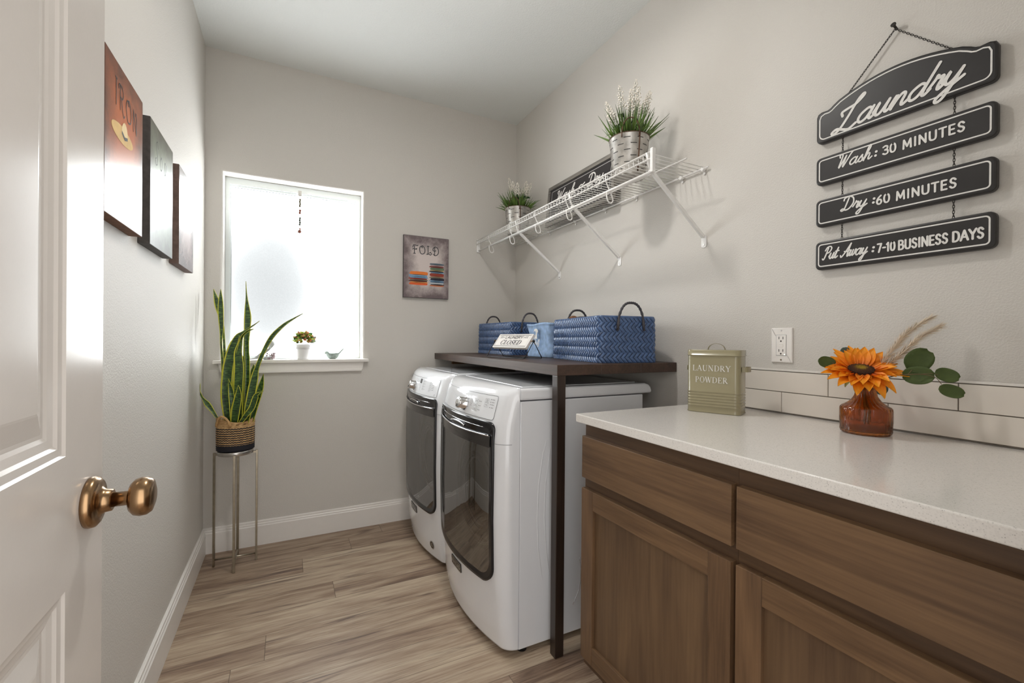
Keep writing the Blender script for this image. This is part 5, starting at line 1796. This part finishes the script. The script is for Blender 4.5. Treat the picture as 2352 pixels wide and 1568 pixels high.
# leaves: (lateral mm, up mm, half width mm) along each spine, then depth in mm at root and tip, and twist
LEAVES = [
 ([(-32,0,7),(-50,172,9),(-72,330,7),(-80,470,5),(-92,535,9),(-108,600,17),(-118,640,14),(-130,688,1)], 30, 20, .3),
 ([(-38,0,9),(-58,170,9),(-64,310,8),(-71,410,6),(-68,470,11),(-72,560,15),(-72,620,12),(-71,684,1)], -10, -20, -.2),
 ([(30,0,12),(38,260,12),(31,400,13),(33,470,15),(35,540,18),(31,590,14),(26,655,5),(21,733,1)], 40, 55, .35),
 ([(-27,0,20),(-38,126,27),(-30,263,26),(-8,366,24),(22,435,17),(52,463,7),(108,500,3),(140,522,1)], -20, -45, .2),
 ([(28,0,24),(27,172,29),(30,286,29),(26,355,24),(34,400,15),(44,446,9),(74,470,5),(103,481,1)], -35, -30, -.15),
 ([(62,0,15),(85,103,21),(108,217,19),(126,286,11),(160,366,10),(204,442,11),(263,500,8),(316,534,4),(366,561,1)], -25, -60, .25),
 ([(73,0,11),(96,92,15),(119,172,16),(130,215,10),(137,250,1)], 15, 10, .3),
 ([(18,0,20),(27,69,27),(40,126,22),(46,165,12),(46,196,1)], -55, -70, -.2),
 ([(5,0,12),(4,80,13),(-1,160,13),(-7,200,8),(-12,228,1)], -40, -55, .5),
 ([(66,20,15),(73,172,16),(71,252,13),(74,280,8),(76,298,1)], 25, 35, -.1),
 ([(-37,0,10),(-58,57,11),(-73,137,9),(-74,206,6),(-66,274,1)], 35, 40, .7),
 ([(46,0,9),(80,46,12),(108,80,14),(130,137,14),(142,153,7),(174,170,1)], -50, -70, .3),
 ([(-70,0,4),(-92,18,5),(-117,57,9),(-142,92,13),(-165,124,5),(-186,160,9),(-196,185,8),(-202,199,1)], 0, -20, .6),
 ([(-20,0,10),(-46,160,9),(-60,270,9),(-62,330,6),(-58,372,1)], 45, 55, .6),
 ([(10,0,10),(4,150,9),(14,300,8),(10,420,5),(8,470,1)], 55, 65, .8),
]
for pts, d0, d1, tw_ in LEAVES:
    fine = smooth_line(pts, 4)
    top = fine[-1].y
    rows = []
    m = len(fine)
    lat, fwd = Vector((.892, -.452, 0)), Vector((.452, .892, 0))
    for i, p in enumerate(fine):
        u = i / (m - 1)
        t_ = (fine[min(i + 1, m - 1)] - fine[max(i - 1, 0)])
        ang = math.atan2(t_.y, t_.x)
        dep = (d0 * (1 - u) + d1 * u) * .001 * .8
        c = Vector((PX, PY, BZ + .140)) + lat * p.x * .001 + Vector((0, 0, p.y * .001)) + fwd * dep
        sd = lat * sin(ang) + Vector((0, 0, -cos(ang)))
        rot = tw_ * sin(u * pi * 1.3 + .4)
        sd = (sd * cos(rot) + fwd * sin(rot))
        w = max(.0006, p.z * .001)
        nn = fwd * cos(rot) - (lat * sin(ang)) * sin(rot)
        rows.append([c + sd * (w * x) - nn * (w * .30 * (1 - x * x)) * -1 for x in (-1, -.72, -.36, 0, .36, .72, 1)])
    # keep leaves out of the walls
    rows = [[Vector((max(v.x, XL + .004), min(v.y, D - .004), v.z)) for v in r] for r in rows]
    mb = MB(); mb.grid(rows, smooth=True, uv=True)
    lf = link('leaf', mb, M_LEAF, sp_)
    md = lf.modifiers.new('thickness', 'SOLIDIFY'); md.thickness = .0016; md.offset = 0

# ------------------------------------------------------------------ things on the window sill
WS = 1.0473
ps = thing('sill_plant', 'small white pot of bushy green and coral leaves, middle of the window sill', 'plant', (.085, D + .022, WS))
Mp = Matrix.Translation((.085, D + .022, WS))
mb = MB(); mb.lathe([(.033, .0003), (.036, .002), (.0405, .058), (.0405, .0605), (.0445, .062), (.0465, .088), (.0455, .0895), (.042, .088), (.041, .07)], Mp, 40, True, False)
pp = link('white_pot', mb, M_POT, ps)
mb = MB(); mb.lathe([(.0422, .074), (.001, .078)], Mp, 24, False, True); link('potting_soil', mb, M_SOIL, ps)
M_FOL = [mat('sill_leaf_green', srgb(66, 116, 50), .5, noise=.25, nscale=60), uvmix('sill_leaf_lime', srgb(190, 92, 62), srgb(160, 190, 70), srgb(214, 224, 130), .5, (0, .55, 1), 60, .2), uvmix('sill_leaf_coral', srgb(196, 104, 80), srgb(216, 142, 104), srgb(222, 176, 140), .5, (0, .5, 1), 60, .2), mat('sill_leaf_grey', srgb(132, 142, 136), .6, noise=.2)]
r2 = random.Random(5)
def round_leaf(mb, c, d, up_, ln, w, cup=.25, n=5):
    d = Vector(d).normalized(); s = d.cross(Vector(up_)).normalized(); nn = s.cross(d)
    rows = []
    for i in range(n + 1):
        u = i / n
        ww = w * sin(pi * min(.97, max(.06, u ** .8))) ** .7 / 2
        rows.append([c + d * (ln * u) + s * (ww * x) + nn * (cup * ww * x * x + cup * ln * .4 * u * u) for x in (-1, -.5, 0, .5, 1)])
    mb.grid(rows, smooth=True, uv=True)
for i, m_ in enumerate(M_FOL):
    mb = MB()
    for k in range((30, 34, 28, 8)[i]):
        a, e = r2.uniform(0, 2 * pi), r2.uniform(.0, 1.35)
        rr = r2.uniform(.55, 1.0)
        if i == 3: a = r2.uniform(-.5, .5); e = r2.uniform(.1, .5)
        dr = Vector((cos(a) * cos(e), sin(a) * cos(e) * .82, sin(e)))
        c = Vector((.085, D + .022, WS + .098)) + Vector((dr.x * .056 * rr, dr.y * .036 * rr, dr.z * .056 * rr))
        for j in range(3):
            dd = (dr + Vector((r2.uniform(-1, 1), r2.uniform(-1, 1), r2.uniform(-.6, .9)))).normalized()
            round_leaf(mb, c, dd, dr + Vector((.01, .02, .1)), r2.uniform(.017, .027), r2.uniform(.014, .021))
    mb.v = [Vector((v.x, min(v.y, D + .085), max(v.z, WS + .070))) for v in mb.v]
    link('foliage', mb, m_, ps)

def loft(mb, secs, n=20, caps=True):
    """secs: (centre, half-width vector, half-height vector)"""
    rows = []
    for c, a, b in secs:
        c, a, b = Vector(c), Vector(a), Vector(b)
        rows.append([c + a * cos(2 * pi * k / n) + b * sin(2 * pi * k / n) for k in range(n)])
    mb.grid(rows, smooth=True, closed_u=True)
    if caps:
        o = len(mb.v) - len(rows) * n
        mb.f.append(tuple(o + k for k in reversed(range(n)))); mb.s.append(True)
        mb.f.append(tuple(len(mb.v) - n + k for k in range(n))); mb.s.append(True)
    return mb
# small bird-shaped dish at the right of the sill, tail up to the right
bx, by = .247, D + .024
bd = thing('bird_dish', 'small grey-green bird-shaped stone dish at the right end of the window sill', 'figurine', (bx, by, WS))
mb = MB()
rows = []
for r_, z in ((.017, .0004), (.020, .002), (.030, .016), (.036, .030), (.037, .034), (.034, .033), (.026, .020), (.010, .012)):
    rows.append([Vector((bx + r_ * 1.12 * cos(a), by + r_ * .8 * sin(a), WS + z + .004 * cos(a) ** 2 * (z > .025))) for a in [2 * pi * k / 36 for k in range(36)]])
mb.grid(rows, smooth=True, closed_u=True)
mb.f.append(tuple(reversed(range(36)))); mb.s.append(False); mb.f.append(tuple(range(len(mb.v) - 36, len(mb.v)))); mb.s.append(True)
b0 = link('dish_body', mb, M_GREENSTONE, bd)
mb = MB(); mb.ball((bx - .033, by, WS + .036), .0125, 16, 10, (1.15, .9, .9)); mb.lathe([(.004, 0), (.0004, .010)], Matrix.Translation((bx - .045, by, WS + .034)) @ Matrix.Rotation(-pi / 2, 4, 'Y'), 10); link('bird_head', mb, M_GREENSTONE, bd)
mb = MB(); loft(mb, [((bx + .030, by, WS + .026), (0, .012, 0), (-.004, 0, .006)), ((bx + .042, by, WS + .040), (0, .008, 0), (-.003, 0, .004)), ((bx + .056, by, WS + .056), (0, .007, 0), (-.003, 0, .0035)), ((bx + .062, by, WS + .063), (0, .006, 0), (-.002, 0, .003))]); link('bird_tail', mb, M_GREENSTONE, bd)
# pale dove figurine, half hidden by a long leaf
dx_, dy_ = -.108, D + .024
dv = thing('dove_figurine', 'pale stone dove figurine on the sill behind the long snake plant leaf', 'figurine', (dx_, dy_, WS))
mb = MB()
loft(mb, [((dx_ - .083, dy_, WS + .0035), (0, .010, 0), (.001, 0, .0025)), ((dx_ - .055, dy_, WS + .010), (0, .014, 0), (.002, 0, .005)), ((dx_ - .030, dy_, WS + .026), (0, .022, 0), (.012, 0, .020)), ((dx_ - .006, dy_, WS + .042), (0, .029, 0), (.022, 0, .026)), ((dx_ + .016, dy_, WS + .056), (0, .028, 0), (.024, 0, .024)), ((dx_ + .026, dy_, WS + .074), (0, .020, 0), (.018, 0, .012)), ((dx_ + .026, dy_, WS + .086), (0, .0145, 0), (.015, 0, .006)), ((dx_ + .026, dy_, WS + .098), (0, .013, 0), (.0135, 0, .003)), ((dx_ + .028, dy_, WS + .106), (0, .006, 0), (.006, 0, .001))])
link('dove_body', mb, M_CONCRETE, dv)
mb = MB()
for s_ in (-1, 1):
    loft(mb, [((dx_ - .056, dy_ + s_ * .014, WS + .016), (0, .002, 0), (.002, 0, .003)), ((dx_ - .025, dy_ + s_ * .026, WS + .034), (0, .004, 0), (.006, 0, .015)), ((dx_ + .006, dy_ + s_ * .029, WS + .052), (0, .004, 0), (.008, 0, .015)), ((dx_ + .020, dy_ + s_ * .026, WS + .060), (0, .003, 0), (.005, 0, .008))], 12)
mb.layer = 0
link('wings', mb, M_CONCRETE, dv)
mb = MB(); mb.lathe([(.024, .0003), (.027, .002), (.024, .012), (.016, .016)], Matrix.Translation((dx_ + .010, dy_, WS)), 24); link('dove_base', mb, M_CONCRETE, dv)
mb = MB()
for k in range(46):
    a, z = r2.uniform(-1.9, 1.2), r2.uniform(.004, .036)
    mb.ball((dx_ + .012 + (.026 + .004 * z / .03) * cos(a), dy_ + .024 * sin(a), WS + z), r2.uniform(.003, .0055), 6, 4)
link('carved_flowers', mb, mat('dusty_rose_stone', srgb(150, 132, 134), .9, noise=.35, nscale=150), dv)

# ------------------------------------------------------------------ suncatcher in the window
sx_, sy_ = .062, D + .060
sc = thing('suncatcher', 'bead string with a clear crystal ball hanging in the window', 'suncatcher', (sx_, D + .086, 2.04))
mb = MB(); mb.box((sx_ - .009, D + .0835, 2.028), (sx_ + .009, D + .0875, 2.062)); link('frame_clip', mb, M_STEEL, sc)
mb = MB(); mb.tube([(sx_, D + .084, 2.032), (sx_, sy_ + .006, 2.026), (sx_, sy_, 2.016), (sx_, sy_, 1.835)], .0011, 6); link('thread', mb, M_INK, sc)
M_BEADG = mat('olive_bead', srgb(84, 80, 58), .3, noise=.15)
M_BEADR = mat('copper_bead', srgb(120, 60, 38), .25, noise=.15)
M_BEADS = mat('grey_bead', srgb(78, 84, 76), .3, noise=.15)
z = 2.000
for n_, m_, r_, gap in ((4, M_BEADG, .0072, .014), (2, M_BEADR, .0080, .018), (4, M_BEADS, .0072, .016), (2, M_BEADR, .0080, .004)):
    for k in range(n_):
        mb = MB(); mb.ball((sx_ + .0008 * ((-1) ** k), sy_, z), r_, 12, 8); link('bead', mb, m_, sc)
        z -= r_ * 1.75
    z -= gap
tgc = NT('cut_crystal'); tgc.b.inputs['Transmission Weight'].default_value = 1.0; tgc.b.inputs['Roughness'].default_value = .0; tgc.b.inputs['IOR'].default_value = 1.55; tgc.b.inputs['Base Color'].default_value = (.80, .82, .84, 1)
bm = bmesh.new(); bmesh.ops.create_icosphere(bm, subdivisions=2, radius=.0195)
mb = MB(); mb.add([v.co + Vector((sx_, sy_, 1.806)) for v in bm.verts], [[v.index for v in f.verts] for f in bm.faces]); bm.free()
link('crystal_ball', mb, tgc.m, sc)
mb = MB(); mb.cyl((sx_, sy_, 1.8245), (sx_, sy_, 1.831), .004, 12); link('crystal_cap', mb, M_BRASS, sc)

# ------------------------------------------------------------------ amber vase with sunflower, eucalyptus and pampas
VX, VY, VZ = 1.368, .622, CT + .0006
vs_ = thing('amber_vase', 'ribbed amber glass vase with a narrow neck near the backsplash', 'vase', (VX, VY, VZ))
tv = NT('amber_glass')
tv.b.inputs['Base Color'].default_value = (.60, .22, .05, 1)
tv.b.inputs['Transmission Weight'].default_value = .93
tv.b.inputs['Roughness'].default_value = .02
tv.b.inputs['IOR'].default_value = 1.48
wv = tv.coord('Object', (1, 1, .16))
tv.bump(tv.noise(wv, 120, 2, .5, 1.2), .30, .003)
mb = MB()
vprof = [(.058, 0), (.0655, .002), (.0685, .008), (.0690, .030), (.0690, .062), (.0680, .067), (.064, .071), (.055, .075), (.045, .081), (.037, .088), (.031, .096), (.0275, .105), (.0262, .113), (.0268, .119), (.0255, .1205), (.0235, .119), (.0230, .111), (.0245, .104), (.029, .093), (.038, .084), (.052, .075), (.060, .068), (.0645, .060), (.0645, .012), (.06, .008)]
rows = []
NV = 96
for i, (r_, z) in enumerate(vprof):
    rib = .0015 if i < 15 else 0
    rows.append([Vector((VX + (r_ * .80 + rib * sin(24 * a + 3 * z * 40)) * cos(a), VY + (r_ * .80 + rib * sin(24 * a + 3 * z * 40)) * sin(a), VZ + z)) for a in [2 * pi * k / NV for k in range(NV)]])
mb.grid(rows, smooth=True, closed_u=True)
mb.f.append(tuple(reversed(range(NV)))); mb.s.append(False); mb.f.append(tuple(range(len(mb.v) - NV, len(mb.v)))); mb.s.append(False)
link('vase_glass', mb, tv.m, vs_)
M_STEM = mat('flower_stem', srgb(88, 104, 48), .6, noise=.2)
FC = Vector((1.350, .626, 1.092))                       # flower head
fn = (Vector((0, 0, .90)) + Vector((-.80, -.60, 0)) * .40).normalized()
fu = Vector((.60, -.80, 0)); fu = (fu - fn * fu.dot(fn)).normalized(); fv = fn.cross(fu)
sf_ = thing('sunflower', 'large orange sunflower bloom standing in the amber vase', 'flower', tuple(FC))
mb = MB(); mb.tube([(VX, VY, VZ + .02), (VX - .004, VY, VZ + .10), FC - fn * .03, FC - fn * .006], .0042, 8); link('stem', mb, M_STEM, sf_)
M_PET = uvmix('orange_petal', srgb(176, 64, 8), srgb(240, 132, 8), srgb(248, 168, 26), .55, (0, .40, 1), 220, .45)
r3 = random.Random(3)
def petal(a, ln, w, el0, el1, off=0.0, r0=.019):
    rad = fu * cos(a) + fv * sin(a)
    sd = fn.cross(rad)
    rows = []
    n = 9
    c = FC + rad * r0 + fn * off
    for i in range(n + 1):
        u = i / n
        el = el0 + (el1 - el0) * u
        if i:
            c = c + (rad * cos(el) + fn * sin(el)) * (ln / n)
        nn = (fn * cos(el) - rad * sin(el))
        ww = w / 2 * (.42 + .58 * sin(pi / 2 * min(1, u / .45)) if u < .45 else max(.015, 1 - ((u - .45) / .55) ** 1.7))
        rows.append([c + sd * (ww * x) + nn * (ww * .34 * (x * x) + .0014 * cos(x * 7)) for x in (-1, -.66, -.33, 0, .33, .66, 1)])
    mb = MB(); mb.grid(rows, smooth=True, uv=True)
    return mb
NP = 17
for lay in range(2):
    for k in range(NP):
        a = 2 * pi * (k + .5 * lay) / NP + r3.uniform(-.07, .07)
        front = cos(a - math.atan2((-fn).dot(fv), (Vector((-.8, -.6, 0))).dot(fu)) if False else 0)
        rad = fu * cos(a) + fv * sin(a)
        toward = rad.dot(Vector((-.80, -.60, 0)))        # +1: faces the room
        e0 = (.20 if lay == 0 else .42) + r3.uniform(-.12, .12) - .25 * max(0, toward) + .38 * max(0, -toward)
        e1 = e0 + r3.uniform(-.35, .1) - .55 * max(0, toward) * (1 - lay * .5) + .10 * max(0, -toward)
        link('petal', petal(a, (.071 if lay == 0 else .060) * r3.uniform(.9, 1.1), .031 * r3.uniform(.88, 1.1), e0, e1, .004 * lay), M_PET, sf_)
for k in range(12):
    a = 2 * pi * k / 12 + .2
    tw3 = (fu * cos(a) + fv * sin(a)).dot(Vector((-.8, -.6, 0)))
    link('inner_petal', petal(a, .030, .014, .75 - .55 * max(0, tw3), .45 - .5 * max(0, tw3), +.004, .024), M_PET, sf_)
td_ = NT('sunflower_disc')
v_ = td_.coord('Object'); sp2 = td_.new('ShaderNodeTexGradient', gradient_type='SPHERICAL')
mpn = td_.new('ShaderNodeMapping'); mpn.inputs['Scale'].default_value = (30, 30, 30); td_.link(v_, mpn.inputs[0]); td_.link(mpn.outputs[0], sp2.inputs[0])
nz = td_.noise(v_, 420, 2)
td_.base(td_.ramp(td_.math('ADD', sp2.outputs['Fac'], td_.math('MULTIPLY', td_.math('ADD', nz, -.5), .35)), [(.15, srgb(56, 30, 14)), (.34, srgb(84, 48, 18)), (.48, srgb(150, 120, 24)), (.7, srgb(172, 150, 40))]))
td_.b.inputs['Roughness'].default_value = .9
mb = MB()
Mf = Matrix.Translation(FC) @ fn.to_track_quat('Z', 'Y').to_matrix().to_4x4()
for k in range(420):
    q = sqrt(k / 420) * .028; a = k * 2.39996
    mb.ball(Mf @ Vector((q * cos(a), q * sin(a), .011 + .004 * sin(min(1, q / .024) * pi))), .0019, 5, 4)
mb.lathe([(.028, -.002), (.029, .008), (.022, .013), (.010, .011), (.001, .010)], Mf, 40)
link('seed_disc', mb, td_.m, sf_)
for k in range(9):
    a = 2 * pi * k / 9 + .15
    mb = petal(a, .044 * r3.uniform(.8, 1.15), .017, -.35, -1.2 if k % 3 else -1.7, -.008, .012)
    link('sepal', mb, uvmix('sepal_green_%d' % k, srgb(110, 120, 52), srgb(150, 150, 70), srgb(176, 170, 104), .6), sf_)
# eucalyptus
M_EUC = mat('eucalyptus_green', srgb(70, 86, 36), .6, noise=.12, nscale=60)
M_EUCB = mat('eucalyptus_blue', srgb(88, 110, 104), .5, noise=.12, nscale=60)
M_TWIG = mat('brown_twig', srgb(104, 86, 58), .7)
def disc_leaf(c, d, nrm, ln, w, m, parent):
    """round eucalyptus leaf from its stalk end c along d"""
    d, nrm = Vector(d).normalized(), Vector(nrm).normalized()
    s = d.cross(nrm).normalized(); nn = s.cross(d)
    rows = []
    n = 10
    for i in range(n + 1):
        u = .02 + .965 * i / n
        ww = w / 2 * (1 - abs(2 * u - 1) ** 2.3) ** .5
        rows.append([Vector(c) + d * (ln * u) + s * (ww * x) + nn * (.10 * w * (x * x) - .05 * ln * sin(pi * u)) for x in (-1, -.75, -.5, -.25, 0, .25, .5, .75, 1)])
    mb = MB(); mb.grid(rows, smooth=True, uv=True)
    o = link('leaf', mb, m, parent)
    md = o.modifiers.new('thickness', 'SOLIDIFY'); md.thickness = .0009
    return o
toV = Vector((-.79, -.60, .08))
e1_ = thing('eucalyptus_sprig', 'eucalyptus sprig with four round green leaves, right of the sunflower', 'foliage', (VX, VY, VZ + .03), group='eucalyptus sprigs in the vase')
mb = MB()
main = smooth_line([(VX + .006, VY - .004, VZ + .03), (VX + .008, VY - .010, VZ + .125), (1.384, .570, 1.085), (1.372, .535, 1.092), (1.386, .512, 1.094), (1.392, .490, 1.088), (1.398, .480, 1.072)], 5)
mb.tube(main, [.0018 - .0012 * i / (len(main) - 1) for i in range(len(main))], 7)
mb.tube([(1.372, .535, 1.092), (1.380, .530, 1.104)], .0008, 6); mb.tube(smooth_line([(1.384, .514, 1.0945), (1.394, .497, 1.097), (1.398, .487, 1.094)], 4), .0008, 6)
link('twig', mb, M_TWIG, e1_)
disc_leaf((1.380, .538, 1.103), Vector((.024, -.020, .034)), toV, .066, .054, M_EUC, e1_)
disc_leaf((1.375, .548, 1.090), Vector((.022, -.060, .002)), toV, .060, .044, M_EUC, e1_)
disc_leaf((1.398, .493, 1.102), Vector((.020, -.034, -.014)), toV, .046, .032, M_EUC, e1_)
disc_leaf((1.399, .486, 1.064), Vector((.024, -.036, -.014)), toV, .048, .030, M_EUC, e1_)
e2_ = thing('eucalyptus_sprig', 'short eucalyptus sprig with leaves peeking out left and under the sunflower', 'foliage', (VX, VY, VZ + .03), group='eucalyptus sprigs in the vase')
mb = MB()
mb.tube(smooth_line([(VX - .004, VY + .006, VZ + .03), (VX - .006, VY + .008, VZ + .125), (1.352, .655, 1.092), (1.315, .678, 1.116)], 5), .0013, 7)
mb.tube(smooth_line([(VX + .004, VY + .002, VZ + .122), (1.400, .628, 1.066), (1.418, .626, 1.068)], 5), .0011, 7)
mb.tube(smooth_line([(1.352, .655, 1.092), (1.372, .668, 1.125), (1.376, .670, 1.134)], 4), .0009, 6)
link('twig', mb, M_TWIG, e2_)
disc_leaf((1.322, .672, 1.112), Vector((-.034, .026, .010)), toV, .044, .030, M_EUC, e2_)
disc_leaf((1.420, .623, 1.073), Vector((.020, -.012, -.046)), toV, .046, .034, M_EUCB, e2_)
disc_leaf((1.376, .672, 1.128), Vector((-.004, .004, .03)), toV, .030, .024, M_EUCB, e2_)
# pampas grass
M_PAMP = mat('pale_pampas', srgb(214, 198, 176), .8, noise=.12)
pg_ = thing('pampas_plumes', 'two wispy cream pampas plumes rising behind the sunflower', 'dried flower', (VX, VY, VZ + .03))
for q, (pl, n_) in enumerate((([(VX + .002, VY - .002, VZ + .03), (VX + .004, VY - .008, VZ + .12), (1.386, .598, 1.108), (1.394, .572, 1.158), (1.404, .546, 1.200), (1.430, .512, 1.234)], 420), ([(VX + .004, VY + .0, VZ + .03), (VX + .008, VY - .006, VZ + .12), (1.392, .596, 1.100), (1.396, .556, 1.144), (1.410, .526, 1.184), (1.438, .498, 1.212)], 420))):
    c_ = smooth_line(pl, 8)
    mb = MB(); mb.tube(c_, [.0013 - .0009 * i / (len(c_) - 1) for i in range(len(c_))], 6)
    st__ = link('stalk', mb, M_PAMP, pg_)
    mb = MB()
    for k in range(n_):
        u = .40 + .60 * (k / n_) ** .9
        f = u * (len(c_) - 1)
        i = min(int(f), len(c_) - 2)
        p = c_[i].lerp(c_[i + 1], f - i)
        t_ = (c_[i + 1] - c_[i]).normalized()
        an = k * 2.4 + r3.uniform(-.4, .4)
        pr = t_.orthogonal().normalized()
        sd = pr * cos(an) + t_.cross(pr) * sin(an)
        ln = .036 * (1.15 - u * .70) * r3.uniform(.7, 1.3)
        tip = p + (t_ * .85 + sd * .55 + Vector((0, 0, -.12))) * ln
        s2 = t_.cross(sd) * .0009
        mb.add([p - s2, p + s2, p.lerp(tip, .6) + s2 * .8 + Vector((0, 0, .001)), tip, p.lerp(tip, .6) - s2 * .8 + Vector((0, 0, .001))], [(0, 1, 2, 4), (4, 2, 3)])
    mb.v = [Vector((min(v.x, XR - .004), v.y, v.z)) for v in mb.v]
    link('plume', mb, M_PAMP, st__)
